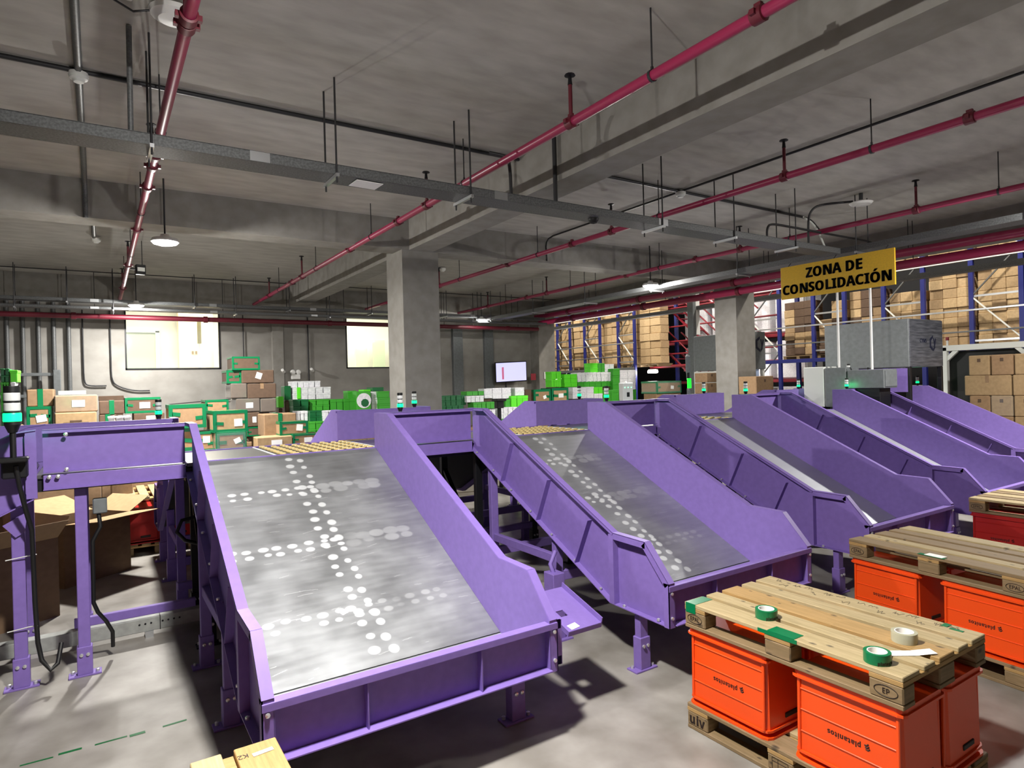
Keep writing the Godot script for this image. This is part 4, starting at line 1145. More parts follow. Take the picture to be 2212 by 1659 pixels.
func machines() -> void:
	# housing over the end of the sorter
	var h := thing("scanner_housing", "large grey scanner housing with dark hexagonal emblem below the yellow sign", "scanner", Vector3(11.9, 0, -6.03))
	var shell := Mb.new()
	shell.box(Vector3(0, 2.52, 0), Vector3(1.18, 0.81, 1.46), Basis(), 0.01)
	obj("cover", shell.done(), M.grey_panel, h)
	obj("front_panel", Mb.new().box(Vector3(0, 2.52, 0.735), Vector3(1.16, 0.79, 0.012), Basis(), 0.003).done(), M.brushed, h)
	hex_logo(h, Vector3(0.22, 2.52, 0.743), Basis(), 0.27)
	obj("lettering", lettering("CYMS", 0.09), M.navy, h, Vector3(-0.12, 2.56, 0.744))
	for x in [-0.55, 0.55]:
		for z in [-0.7, 0.7]:
			obj("post", Mb.new().box(Vector3(x, 1.06, z), Vector3(0.07, 2.12, 0.07), Basis(), 0.004).done(), M.dark_metal, h)
	obj("side_guard", Mb.new().box(Vector3(-0.58, 1.90, 0.20), Vector3(0.012, 0.40, 1.0), Basis(), 0.003).done(), M.purple, h)
	var h2 := thing("scanner_housing", "grey scanner housing with emblem, mostly hidden behind the right column", "scanner", Vector3(14.225, 0, -11.2), 0.0)
	obj("cover", Mb.new().box(Vector3(0, 2.70, 0), Vector3(0.65, 0.96, 1.8), Basis(), 0.012).done(), M.grey_panel, h2)
	hex_logo(h2, Vector3(0.10, 2.86, 0.902), Basis(), 0.40)
	for x in [-0.28, 0.28]:
		for z in [-0.82, 0.82]:
			obj("post", Mb.new().box(Vector3(x, 1.11, z), Vector3(0.08, 2.22, 0.08), Basis(), 0.004).done(), M.offwhite, h2)
	obj("lit_panel", Mb.new().box(Vector3(0.0, 1.72, 0.84), Vector3(0.2, 1.0, 0.03), Basis(), 0.004).done(), mat(Color(0.72, 0.80, 0.95), 0.5), h2)
	obj("low_cover", Mb.new().box(Vector3(-0.33, 1.6, -0.45), Vector3(0.03, 1.2, 0.9), Basis(), 0.004).done(), M.offwhite, h2)
	# cabinets before the housing
	cabinet(Vector3(10.5, 0, -6.37), Vector3(0.4, 0.68, 0.37), 1.48, M.offwhite, "white electrical cabinet left of the grey scanner housing")
	cabinet(Vector3(10.5, 0, -5.985), Vector3(0.4, 0.66, 0.36), 1.48, M.grey_panel, "grey cabinet in shadow standing under the left white pole")
	cabinet(Vector3(10.5, 0, -5.49), Vector3(0.4, 0.30, 0.58), 1.79, M.grey_panel, "low grey cabinet under the right white pole")
	for k in 2:
		tag(obj("service_pole", Mb.new().tube([[Vector3(10.36, 2.14, -5.95), Vector3(10.36, 4.0, -5.95), Vector3(10.2, 4.0, -5.95)], [Vector3(10.36, 2.09, -5.41), Vector3(10.36, 4.0, -5.41), Vector3(10.2, 4.0, -5.41)]][k], 0.020, 8).done(), M.white), ["thin white service pole left behind the yellow sign", "thin white service pole right behind the yellow sign"][k], "pole")
	# gate frame and black tunnel right of the housing
	var g := thing("gate_frame", "pale grey steel gate frame right of the scanner housing", "frame", Vector3(14.0, 0, -5.2))
	for z in [-0.7, 0.7]:
		obj("post", Mb.new().box(Vector3(0, 1.25, z), Vector3(0.11, 2.5, 0.11), Basis(), 0.006).done(), M.offwhite, g)
	obj("lintel", Mb.new().box(Vector3(0, 2.48, 0), Vector3(0.11, 0.11, 1.51), Basis(), 0.006).done(), M.offwhite, g)
	for s in [-1.0, 1.0]:
		var b := Mb.new()
		bar(b, Vector3(0, 2.26, s * 0.66), Vector3(0, 2.44, s * 0.48), 0.07, 0.07)
		obj("corner_brace", b.done(), M.offwhite, g)
	obj("curtain", Mb.new().box(Vector3(0.1, 1.22, 0), Vector3(0.03, 2.4, 1.3)).done(), M.black, g)
	var rl := thing("warning_lamp", "small red topped lamp on the gate frame corner", "signal light", Vector3(14.0, 2.535, -5.85))
	obj("stem", Mb.new().tube([Vector3.ZERO, Vector3(0, 0.1, 0)], 0.02, 8).done(), M.white, rl)
	obj("cap", Mb.new().lathe([Vector2(0, 0.1), Vector2(0.03, 0.1), Vector2(0.03, 0.16), Vector2(0, 0.17)], Vector3.ZERO, Basis(), 10).done(), M.rack_red, rl)
	# control box with three green lamps beyond the second gap
	var cb := thing("control_box", "pale control box with three green lamps before the racking", "control box", Vector3(8.75, 0, -9.35), 0.0)
	obj("body", Mb.new().box(Vector3(0, 1.80, 0), Vector3(0.27, 0.34, 0.12), Basis(), 0.008).done(), M.offwhite, cb)
	obj("stand", Mb.new().box(Vector3(0, 0.82, -0.02), Vector3(0.09, 1.64, 0.09), Basis(), 0.005).done(), M.offwhite, cb)
	obj("display", Mb.new().box(Vector3(0.0, 1.74, 0.062), Vector3(0.07, 0.09, 0.006)).done(), M.black, cb)
	obj("knob", Mb.new().lathe([Vector2(0, 0.03), Vector2(0.02, 0.025), Vector2(0.02, 0), Vector2(0, 0)], Vector3(0, 1.97, 0), Basis(), 8).done(), M.offwhite, cb)
	for s in [-0.085, 0.0, 0.085]:
		obj("indicator_lamp", Mb.new().lathe([Vector2(0, 0.008), Vector2(0.012, 0.006), Vector2(0.012, 0), Vector2(0, 0)], Vector3(s, 1.88, 0.06), Basis(Vector3.RIGHT, PI / 2), 8).done(), glow(Color(0.5, 1.0, 0.7), 1.2), cb)
	var gl := thing("signal_lamp", "bright green lit panel on a thin grey stand near the column", "signal light", Vector3(9.72, 0, -8.6))
	obj("stand", Mb.new().box(Vector3(0, 0.9, -0.02), Vector3(0.05, 1.8, 0.04)).done(), M.grey_panel, gl)
	obj("lit_face", Mb.new().box(Vector3(0, 1.93, 0), Vector3(0.09, 0.19, 0.03), Basis(), 0.004).done(), glow(Color(0.08, 1.0, 0.15), 1.1), gl)
	obj("bracket", Mb.new().box(Vector3(0, 2.3, -0.02), Vector3(0.12, 0.34, 0.03), Basis(), 0.01).done(), M.grey_panel, gl)
	obj("neck", Mb.new().box(Vector3(0, 2.08, -0.02), Vector3(0.04, 0.12, 0.03)).done(), M.dark_metal, gl)
	area("panel_light", Vector3(9.72, 1.93, -8.57), Vector3(0, 0, 1), Vector2(0.08, 0.18), 0.02, Color(0.08, 1.0, 0.15), self)


func cabinet(at: Vector3, s: Vector3, up: float, m: Material, label: String) -> void:
	var t := thing("electrical_cabinet", label, "cabinet", at)
	obj("body", Mb.new().box(Vector3(0, up + s.y / 2, 0), s, Basis(), 0.01).done(), m, t)
	obj("door", Mb.new().box(Vector3(0, up + s.y / 2, s.z / 2 + 0.006), Vector3(s.x - 0.05, s.y - 0.05, 0.014), Basis(), 0.004).done(), m, t)
	obj("stand", Mb.new().box(Vector3(0, up / 2, 0), Vector3(s.x * 0.8, up, s.z * 0.7), Basis(), 0.006).done(), M.dark_metal, t)
	obj("lifting_eye", Mb.new().tube([Vector3(-s.x * 0.3, up + s.y, 0), Vector3(-s.x * 0.3, up + s.y + 0.035, 0)], 0.012, 6).done(), M.rod, t)


# ---------------------------------------------------------------- pallets and totes
func pallet_boards(t: Node3D, top_mat: Array, warm: Material) -> void:
	# origin at the centre of its footprint, boards run along z, 0.8 x 0.144 x 1.2
	var x := -0.4
	var widths := [0.145, 0.10, 0.145, 0.10, 0.145]
	for k in 5:
		var w: float = widths[k]
		var m := Mb.new()
		m.off = Vector2(rng.randf(), rng.randf())
		m.box(Vector3(x + w / 2, 0.133, 0), Vector3(w, 0.022, 1.2), Basis(), 0.003)
		obj("top_board", m.done(), top_mat[k % top_mat.size()], t)
		x += w + 0.0412
	for z in [-0.5275, 0.0, 0.5275]:
		var m := Mb.new()
		m.off = Vector2(rng.randf(), rng.randf())
		m.box(Vector3(0, 0.111, z), Vector3(0.8, 0.022, 0.145), Basis(), 0.002)
		obj("cross_board", m.done(), warm, t)
	for bx in [-0.35, 0.0, 0.35]:
		for z in [-0.5275, 0.0, 0.5275]:
			var m := Mb.new()
			m.off = Vector2(rng.randf(), rng.randf())
			m.box(Vector3(bx, 0.061, z), Vector3(0.145 if bx == 0.0 else 0.10, 0.078, 0.145), Basis(), 0.006)
			obj("block", m.done(), M.wood_old, t)
		var m2 := Mb.new()
		m2.off = Vector2(rng.randf(), rng.randf())
		m2.box(Vector3(bx, 0.011, 0), Vector3(0.145 if bx == 0.0 else 0.10, 0.022, 1.2), Basis(), 0.003)
		obj("bottom_board", m2.done(), M.wood_old, t)


func oval_mark(t: Node3D, text: String, at: Vector3, q: Basis) -> void:
	var m := Mb.new()
	var pts := []
	for k in 29:
		var a := TAU * k / 28.0
		pts.append(Vector3(cos(a) * 0.05, sin(a) * 0.024, 0))
	m.tube(pts, 0.0016, 4, false)
	obj("brand_ring", m.done(), M.print, t, at, q)
	obj("brand_letters", lettering(text, 0.03, false, 0.002), M.print, t, at, q)


func make_pallet(label: String, at: Vector3, turn: float, tops: Array, marks: Array, group := "") -> Node3D:
	var t := thing("wooden_pallet", label, "pallet", at, turn, group)
	pallet_boards(t, tops, M.wood_warm)
	var q := Basis(Vector3.UP, -PI / 2)
	for k in marks:
		oval_mark(t, k[1], Vector3(-0.4015, 0.061, k[0]), q)
	return t


func tote_body() -> ArrayMesh:
	# an upside-down stacking crate: tapering walls, thick rims, ribs; 0.36 (x) x 0.42 (y) x 0.52 (z)
	var m := Mb.new()
	var bot := Vector2(0.178, 0.252)
	var topv := Vector2(0.170, 0.242)
	var y0 := 0.03
	var y1 := 0.415
	var ring_at := func(h: Vector2, y: float) -> Array:
		var c := 0.022
		return [Vector3(-h.x, y, -h.y + c), Vector3(-h.x, y, h.y - c), Vector3(-h.x + c, y, h.y), Vector3(h.x - c, y, h.y), Vector3(h.x, y, h.y - c), Vector3(h.x, y, -h.y + c), Vector3(h.x - c, y, -h.y), Vector3(-h.x + c, y, -h.y)]
	var a: Array = ring_at.call(bot, y0)
	var b: Array = ring_at.call(topv, y1)
	for k in 8:
		var k2 := (k + 1) % 8
		var mid: Vector3 = (a[k] + a[k2]) / 2
		m.quad(a[k], a[k2], b[k2], b[k], Vector3(mid.x, 0, mid.z))
	for k in range(1, 7):
		m.tri(b[0], b[k], b[k + 1], Vector3.UP)
		m.tri(a[0], a[k], a[k + 1], Vector3.DOWN)
	return m.done()


func rim(h: Vector2, y0: float, y1: float, c: float) -> ArrayMesh:
	var m := Mb.new()
	var poly := PackedVector2Array([Vector2(-h.x, -h.y + c), Vector2(-h.x, h.y - c), Vector2(-h.x + c * 0.3, h.y - c * 0.3), Vector2(-h.x + c, h.y), Vector2(h.x - c, h.y), Vector2(h.x - c * 0.3, h.y - c * 0.3), Vector2(h.x, h.y - c), Vector2(h.x, -h.y + c), Vector2(h.x - c * 0.3, -h.y + c * 0.3), Vector2(h.x - c, -h.y), Vector2(-h.x + c, -h.y), Vector2(-h.x + c * 0.3, -h.y + c * 0.3)])
	m.prism(poly, Vector3(0, y0, 0), Vector3.RIGHT, Vector3.BACK, Vector3(0, y1 - y0, 0))
	return m.done()


func make_tote(label: String, at: Vector3, m: Material, turn := 0.0, group := "") -> Node3D:
	var t := thing("plastic_tote", label, "crate", at, turn, group)
	obj("body", tote_body(), m, t)
	obj("lower_rim", rim(Vector2(0.190, 0.266), 0.0, 0.012, 0.04), m, t)
	obj("lower_rim", rim(Vector2(0.187, 0.262), 0.034, 0.046, 0.04), m, t)
	obj("upper_rim", rim(Vector2(0.192, 0.268), 0.400, 0.412, 0.03), m, t)
	obj("upper_rim", rim(Vector2(0.184, 0.26), 0.412, 0.438, 0.03), m, t)
	for s in [-1.0, 1.0]:
		for y in [0.14, 0.245, 0.345]:
			var w: float = lerpf(0.178, 0.170, (y - 0.03) / 0.385)
			obj("rib", Mb.new().box(Vector3(s * (w + 0.001), y, 0), Vector3(0.008, 0.007, 0.45), Basis(), 0.002).done(), m, t)
		for z in [-0.232, 0.232]:
			obj("corner_post", Mb.new().box(Vector3(s * 0.175, 0.225, z), Vector3(0.016, 0.37, 0.016), Basis(Vector3.BACK, s * 0.021), 0.004).done(), m, t)
		obj("handle", Mb.new().box(Vector3(0.03, 0.085, s * 0.2515), Vector3(0.11, 0.026, 0.01), Basis(), 0.003).done(), M.print, t)
	# the print stands on its head
	var q := Basis(Vector3.UP, -PI / 2) * Basis(Vector3.BACK, PI)
	var lx := -lerpf(0.178, 0.170, (0.215 - 0.03) / 0.385) - 0.0005
	obj("lettering", lettering("platanitos", 0.033), M.print, t, Vector3(lx, 0.195, -0.01), q)
	var e := Mb.new()   # the little bunch mark
	for k in 3:
		e.tube([Vector3(0.0, -0.010 + 0.012 * k, 0), Vector3(0.012, -0.017 + 0.014 * k, 0), Vector3(0.026, -0.010 + 0.014 * k, 0)], 0.0045, 5)
	obj("emblem", e.done(), M.print, t, Vector3(lx, 0.198, 0.088), (Basis(Vector3.UP, -PI / 2) * Basis(Vector3.BACK, 0.3)).scaled(Vector3.ONE * 0.75))
	return t


func tape_roll(label: String, at: Vector3, outer: Material, turn: float, text: bool) -> void:
	var t := thing("tape_roll", label, "tape roll", at, turn)
	var m := Mb.new()
	m.lathe([Vector2(0.041, 0.0), Vector2(0.056, 0.0), Vector2(0.0565, 0.002), Vector2(0.0565, 0.046), Vector2(0.056, 0.048), Vector2(0.041, 0.048)], Vector3.ZERO, Basis(), 32)
	obj("tape", m.done(), outer, t)
	var c := Mb.new()
	c.lathe([Vector2(0.041, 0.0005), Vector2(0.041, 0.049), Vector2(0.0375, 0.049), Vector2(0.0375, 0.0005)], Vector3.ZERO, Basis(), 32)
	obj("core", c.done(), M.paper, t)
	if text:
		var word := "platanitos"
		for k in word.length():
			var a := -0.5 + 0.155 * k
			var p := Vector3(sin(a), 0, cos(a)) * 0.057
			obj("lettering", lettering(word[k], 0.02, true, 0.001), M.print, t, Vector3(p.x, 0.012, p.z), Basis(Vector3.UP, a))


func foreground() -> void:
	var y1 := 0.144
	var y2 := 0.584
	var spots := [Vector2(-0.2, -0.335), Vector2(-0.2, 0.33), Vector2(0.205, -0.335), Vector2(0.205, 0.33)]
	# nearest stack
	var c := Vector3(3.234, 0, -1.985)
	var low := make_pallet("lower wooden pallet under the nearest orange crates", c, 0.0, [M.wood_old, M.wood], [])
	obj("stencil", lettering("uiv", 0.075, true, 0.002), M.print, low, Vector3(-0.4012, 0.061, -0.53), Basis(Vector3.UP, -PI / 2))
	var fr := Mb.new()
	fr.tube([Vector3(0, 0.032, -0.045), Vector3(0, 0.032, 0.045), Vector3(0, 0.09, 0.045), Vector3(0, 0.09, -0.045), Vector3(0, 0.032, -0.045)], 0.0014, 4, false)
	fr.tube([Vector3(0, 0.072, -0.045), Vector3(0, 0.072, 0.045)], 0.0012, 4, false)
	fr.tube([Vector3(0, 0.032, -0.012), Vector3(0, 0.09, -0.012)], 0.0012, 4, false)
	obj("stamp_frame", fr.done(), M.print, low, Vector3(-0.401, 0, 0.0))
	var top := make_pallet("upper wooden pallet of nearest stack, with tape rolls on its boards", c + Vector3(0, y2, 0), 0.0, [M.wood, M.wood, M.wood_warm, M.wood, M.wood], [[-0.5275, "EPAL"], [0.5275, "EP"]])
	for k in 4:
		make_tote(["orange crate at the nearest stack's far left corner", "orange crate at front left of the nearest stack, under its corner block", "orange crate on far right of the nearest pallet stack, mostly hidden", "orange crate at the front right of the nearest stack, seen on edge"][k], c + Vector3(spots[k].x, y1, spots[k].y), M.tote)
	tape_roll("green tape roll left on the nearest pallet, by its outer board", Vector3(2.985, 0.728, -2.15), M.green_tape, -0.4, true)
	tape_roll("green tape roll at the front of the nearest pallet beside paper", Vector3(2.91, 0.728, -1.53), M.green_tape, -0.5, true)
	tape_roll("clear tape roll with white core on the nearest pallet", Vector3(3.235, 0.728, -1.57), M.clear_tape, 0.2, false)
	var ps := Mb.new()
	ps.box(Vector3(3.07, 0.730, -1.515), Vector3(0.16, 0.0015, 0.055), Basis(Vector3.UP, -0.62))
	ps.box(Vector3(3.165, 0.733, -1.452), Vector3(0.09, 0.0015, 0.055), Basis(Vector3.UP, -0.55) * Basis(Vector3.BACK, 0.06))
	tag(obj("paper_slip", ps.done(), M.paper), "white paper slip lying across boards between the tape rolls", "paper")
	for s in [[Vector3(-0.327, 0.1452, -0.555), Vector3(0.147, 0.002, 0.07)], [Vector3(-0.4012, 0.118, -0.555), Vector3(0.002, 0.055, 0.07)], [Vector3(-0.36, 0.1452, 0.02), Vector3(0.08, 0.002, 0.15)], [Vector3(-0.4012, 0.134, 0.0), Vector3(0.002, 0.02, 0.22)], [Vector3(0.37, 0.1452, 0.44), Vector3(0.05, 0.002, 0.03)], [Vector3(0.34, 0.1452, 0.50), Vector3(0.02, 0.002, 0.06)]]:
		obj("tape_strip", Mb.new().box(s[0], s[1]).done(), M.green_tape, top)
	# pencilled notes on the boards: loops and strokes
	var r := RandomNumberGenerator.new()
	r.seed = 12
	var sc := Mb.new()
	for n in 16:
		var z := -0.52 + 0.065 * n
		var x: float = [0.36, 0.30, 0.345][n % 3]
		var pts := []
		for k in 9:
			pts.append(Vector3(x + r.randf_range(-0.022, 0.022), 0.1446, z + 0.006 * k))
		sc.tube(pts, 0.0011, 4, false)
	obj("pencil_scribble", sc.done(), M.print, top)
	# second stack
	var c2 := Vector3(5.28, 0, -2.16)
	var t2 := -0.095
	make_pallet("lower wooden pallet under the second stack's orange crates", c2, t2, [M.wood_old], [])
	var p2 := make_pallet("upper wooden pallet of the second stack, bare greyish boards", c2 + Vector3(0, y2, 0), t2, [M.wood_old, M.wood, M.wood_old], [[-0.5275, "EPAL"], [0.5275, "EPAL"]])
	obj("paper_label", Mb.new().box(Vector3(-0.36, 0.1455, 0.03), Vector3(0.07, 0.002, 0.12)).done(), M.paper, p2)
	obj("tape_strip", Mb.new().box(Vector3(-0.385, 0.1448, 0.02), Vector3(0.04, 0.002, 0.18)).done(), M.green_tape, p2)
	for k in 4:
		var o: Vector3 = Basis(Vector3.UP, t2) * Vector3(spots[k].x, 0, spots[k].y)
		make_tote(["orange crate at the second stack's far left corner", "orange crate at the front left of the second stack", "orange crate on far right of the second stack, in shadow", "orange crate on the near right of the second stack"][k], c2 + Vector3(0, y1, 0) + o, M.tote, t2)
	# third stack
	var c3 := Vector3(7.86, 0, -2.36)
	make_pallet("lower wooden pallet of the farthest stack at right edge", c3, 0.0, [M.wood_old], [])
	make_pallet("upper wooden pallet of the farthest stack at right edge", c3 + Vector3(0, y2, 0), 0.0, [M.wood, M.wood_old], [[-0.5275, "EPAL"]])
	for k in 4:
		make_tote(["red crate at far left of the farthest pallet stack", "red crate at near left of the farthest pallet stack", "red crate at far right of the farthest pallet stack", "red crate at near right of the farthest pallet stack"][k], c3 + Vector3(spots[k].x, y1, spots[k].y), M.tote_red)
	# the stack that cuts into the bottom of the picture
	var c4 := Vector3(0.128, 0, -1.895)
	make_pallet("lower wooden pallet at the bottom edge of the picture", c4, 0.0, [M.wood_old], [])
	var p4 := make_pallet("pale wooden pallet corner cutting into the bottom edge", c4 + Vector3(0, y2, 0), 0.0, [M.wood, M.wood_warm, M.wood], [])
	obj("paper_label", Mb.new().box(Vector3(0.34, 0.1455, -0.52), Vector3(0.07, 0.002, 0.022), Basis(Vector3.UP, 0.1)).done(), M.paper, p4)
	obj("lettering", lettering("K2", 0.035, false, 0.001), M.print, p4, Vector3(0.275, 0.1447, -0.53), Basis(Vector3.UP, PI) * Basis(Vector3.RIGHT, -PI / 2))
	for k in 4:
		make_tote(["orange crate under the bottom edge pallet, far left", "orange crate under the bottom edge pallet, near left", "orange crate under the bottom edge pallet, far right", "orange crate under the bottom edge pallet, near right"][k], c4 + Vector3(spots[k].x, y1, spots[k].y), M.tote)
	for k in 2:
		tag(obj("floor_litter", Mb.new().tube([[Vector3(2.02, 0.006, -2.62), Vector3(2.06, 0.012, -2.6), Vector3(2.07, 0.006, -2.56)], [Vector3(2.34, 0.006, -2.37), Vector3(2.38, 0.012, -2.36), Vector3(2.42, 0.006, -2.33)]][k], 0.008, 5).done(), M.offwhite if k == 0 else M.rod), ["pale crumpled scrap on the floor in the chute's shadow", "dark scrap on the lit floor before the nearest pallet stack"][k], "scrap")
	var gl := thing("floor_tape", "worn dark green tape line on the floor at lower left", "tape line", Vector3(0, 0, -4.425))
	for k in 5:
		var l: float = [0.15, 0.11, 0.16, 0.08, 0.13][k]
		obj("tape_piece", Mb.new().box(Vector3(-0.40 + 0.172 * k + l / 2, 0.0012, [0.004, -0.006, 0.0, 0.008, 0.003][k]), Vector3(l, 0.0016, [0.012, 0.02, 0.014, 0.026, 0.016][k]), Basis(Vector3.UP, 0.02 * (k - 2))).done(), M.shoe_dark, gl)
	# open cartons below the bridge
	open_carton(Vector3(-0.20, 0, -8.62), Vector3(0.76, 0.66, 0.6), 0.64, "big open brown carton under the bridge, long flap hanging forward", [[0.5, 0.2], [0.5, 0.3], [0.3, 0.5], [0.5, 0.25]])
	open_carton(Vector3(-0.78, 0, -7.35), Vector3(0.62, 0.72, 0.7), 0.55, "tall open brown carton behind the leftmost purple post", [[0.25, 1.0], [0.25, 1.1], [0.2, 1.0], [0.25, 0.9]])
	var pc := Vector3(0.64, 0, -9.80)
	make_pallet("wooden pallet under the red crate seen beneath the bridge", pc, 0.0, [M.wood_old], [])
	for k in 4:
		make_tote(["red crate at back left of the stack beneath the bridge", "red crate at front left of the stack seen beneath the bridge", "red crate at back right of the stack beneath the bridge", "red crate at front right of the stack beneath the bridge"][k], pc + Vector3(spots[k].x, y1, spots[k].y), M.tote_red)
	make_pallet("pale pallet lying on top of red crates beneath the bridge", pc + Vector3(0, y2, 0), 0.0, [M.wood], [])
	make_tote("small red crate on the floor right of the pallet beneath bridge", Vector3(1.0, 0, -10.9), M.tote_red, 0.0)


func open_carton(at: Vector3, s: Vector3, turn: float, label: String, flaps: Array) -> void:
	var t := thing("open_carton", label, "carton", at, turn)
	var m := Mb.new()
	var w := 0.007
	m.box(Vector3(0, s.y / 2, s.z / 2), Vector3(s.x, s.y, w))
	m.box(Vector3(0, s.y / 2, -s.z / 2), Vector3(s.x, s.y, w))
	m.box(Vector3(s.x / 2, s.y / 2, 0), Vector3(w, s.y, s.z))
	m.box(Vector3(-s.x / 2, s.y / 2, 0), Vector3(w, s.y, s.z))
	m.box(Vector3(0, 0.006, 0), Vector3(s.x, 0.008, s.z))
	obj("body", m.done(), M.kraft[3], t)
	var dirs := [Vector3(0, 0, 1), Vector3(0, 0, -1), Vector3(1, 0, 0), Vector3(-1, 0, 0)]
	for k in 4:
		var l: float = flaps[k][0]
		var a: float = flaps[k][1]
		var d: Vector3 = dirs[k]
		var along := Vector3.UP.cross(d)
		var f := d * cos(a) + Vector3.UP * sin(a) * (1.0 if k > 0 else 0.6)
		f = f.normalized()
		var base := Vector3(d.x * s.x / 2, s.y, d.z * s.z / 2)
		var width := s.x if k < 2 else s.z
		obj("flap", Mb.new().box(base + f * l / 2, Vector3(width, 0.006, l), Basis(along, f.cross(along), f)).done(), M.kraft[2], t)


# ---------------------------------------------------------------- cartons
# o: g green tape all round, v vertical green tape, s pale seam tape, l white label, d loose label turned, p dark print bars, w film-wrapped
func carton(x: float, y: float, z: float, s: Vector3, turn: float, m: Material, o: String, label: String, group := "") -> Node3D:
	var key := "carton %s" % [s.snapped(Vector3.ONE * 0.002)]
	if not cache.has(key):
		var b := Mb.new()
		var gap := 0.004
		b.box(Vector3(0, s.y / 2, 0), Vector3(s.x, s.y, s.z) - Vector3.ONE * gap, Basis(), minf(0.012, s.y * 0.06))
		cache[key] = b.done()
	if o == "":
		var e := obj("carton", cache[key], m, null, Vector3(x, y, z), Basis(Vector3.UP, turn))
		tag(e, label, "carton", group)
		return e
	var t := thing("carton", label, "carton", Vector3(x, y, z), turn, group)
	obj("body", cache[key], m, t)
	var f := s.z / 2
	var h := s.x / 2
	if "g" in o:
		var g := Mb.new()
		var w := minf(0.055, s.y * 0.14) * rng.randf_range(0.75, 1.25)
		for e in [Vector3(0, s.y - w / 2, 0), Vector3(0, w / 2, 0)]:
			g.box(e + Vector3(0, 0, f), Vector3(s.x + 0.004, w, 0.004))
			g.box(e + Vector3(-h, 0, 0), Vector3(0.004, w, s.z + 0.004))
			g.box(e + Vector3(h, 0, 0), Vector3(0.004, w, s.z + 0.004))
		for q in [-1.0, 1.0]:
			g.box(Vector3(q * (h - w / 2), s.y / 2, f), Vector3(w, s.y, 0.005))
			g.box(Vector3(q * (h - w * 1.9), s.y * rng.randf_range(0.4, 0.62), f), Vector3(w * rng.randf_range(1.6, 3.0), w * 1.1, 0.005), Basis(Vector3.BACK, rng.randf_range(-0.15, 0.15)))
			g.box(Vector3(q * h, s.y / 2, f - w / 2), Vector3(0.005, s.y, w))
		g.box(Vector3(0, s.y, f - w / 2), Vector3(s.x, 0.005, w))
		g.box(Vector3(-h + w / 2, s.y, 0), Vector3(w, 0.005, s.z))
		g.box(Vector3(0, s.y, 0), Vector3(s.x, 0.004, w))
		obj("tape", g.done(), M.green_tape, t)
	if "v" in o:
		var g := Mb.new()
		g.box(Vector3(0, s.y / 2, f), Vector3(0.06, s.y, 0.005))
		g.box(Vector3(0, s.y, 0), Vector3(0.06, 0.005, s.z))
		obj("tape", g.done(), M.green_tape, t)
	if "s" in o:
		obj("seam_tape", Mb.new().box(Vector3(0, s.y * 0.82, f), Vector3(0.055, s.y * 0.36, 0.004)).box(Vector3(0, s.y, 0), Vector3(0.055, 0.004, s.z)).done(), M.kraft[1], t)
	if "l" in o:
		obj("shipping_label", Mb.new().box(Vector3(h * 0.1, s.y * 0.5, f + 0.002), Vector3(minf(0.16, s.x * 0.3), minf(0.11, s.y * 0.4), 0.003)).done(), M.paper, t)
	if "d" in o:
		obj("shipping_label", Mb.new().box(Vector3(h * rng.randf_range(-0.1, 0.5), s.y * rng.randf_range(0.4, 0.6), f + 0.002), Vector3(rng.randf_range(0.08, 0.12), rng.randf_range(0.07, 0.11), 0.003), Basis(Vector3.BACK, rng.randf_range(-0.5, 0.6))).done(), M.paper, t)
	if "p" in o:
		var p := Mb.new()
		p.box(Vector3(0.0, s.y * 0.42, f), Vector3(s.x * 0.28, 0.02, 0.003))
		p.box(Vector3(0.0, s.y * 0.28, f), Vector3(s.x * 0.6, 0.02, 0.003))
		obj("printed_lines", p.done(), M.kraft_dark, t)
	if "m" in o:
		var p := Mb.new()
		p.box(Vector3(0.0, s.y * 0.75, f), Vector3(0.05, 0.06, 0.003))
		obj("printed_mark", p.done(), M.kraft_dark, t)
	if "w" in o:
		obj("plastic_wrap", Mb.new().box(Vector3(0, s.y / 2, 0), s + Vector3(0.012, 0.008, 0.012), Basis(), 0.02).done(), M.film, t)
	if "c" in o:
		var p := Mb.new()
		p.lathe([Vector2(s.y * 0.40, 0.004), Vector2(0, 0.004)], Vector3(0, s.y / 2, f), Basis(Vector3.RIGHT, PI / 2), 20)
		obj("white_disc", p.done(), M.shoe_white, t)
		obj("leaf", Mb.new().lathe([Vector2(s.y * 0.22, 0.007), Vector2(0, 0.007)], Vector3(0.02, s.y * 0.38, f), Basis(Vector3.RIGHT, PI / 2), 9).done(), M.shoe_dark, t)
	return t


# rows of shoe boxes: nx across, ny up, nz deep
func shoe_rows(x: float, y: float, z: float, n: Vector3i, s: Vector3, m: Material, label: String, lean := 0.0, turn := 0.0) -> void:
	var b := Mb.new()
	b.box(Vector3(0, s.y * 0.42, 0), Vector3(s.x - 0.012, s.y * 0.84, s.z - 0.012), Basis(), 0.003)
	b.box(Vector3(0, s.y * 0.86, 0), Vector3(s.x - 0.003, s.y * 0.26, s.z - 0.003), Basis(), 0.004)
	var mesh := b.done()
	for i in n.x:
		for j in n.y:
			var q := Basis(Vector3.UP, turn)
			var p := q * Vector3((i - (n.x - 1) / 2.0) * s.x, j * s.y, 0)
			var name := label
			if n.x > 1 and n.y > 1:
				name += ", %s row, %s from left" % [["lower", "upper"][j] if n.y == 2 else ["bottom", "middle", "top"][j], NTH[i]]
			elif n.x > 1:
				name += ", %s from left" % NTH[i]
			elif n.y > 1:
				name += ", %s one" % [["lower", "upper"][j] if n.y == 2 else ["bottom", "middle", "top"][j]]
			var o := obj("shoebox", mesh, m, null, Vector3(x, y, z) + p + Vector3(rng.randf_range(-0.004, 0.004), 0, rng.randf_range(-0.008, 0.008)), q * Basis(Vector3.UP, rng.randf_range(-0.03, 0.03)) * Basis(Vector3.BACK, lean))
			tag(o, name, "shoebox", label if n.x * n.y > 1 else "")


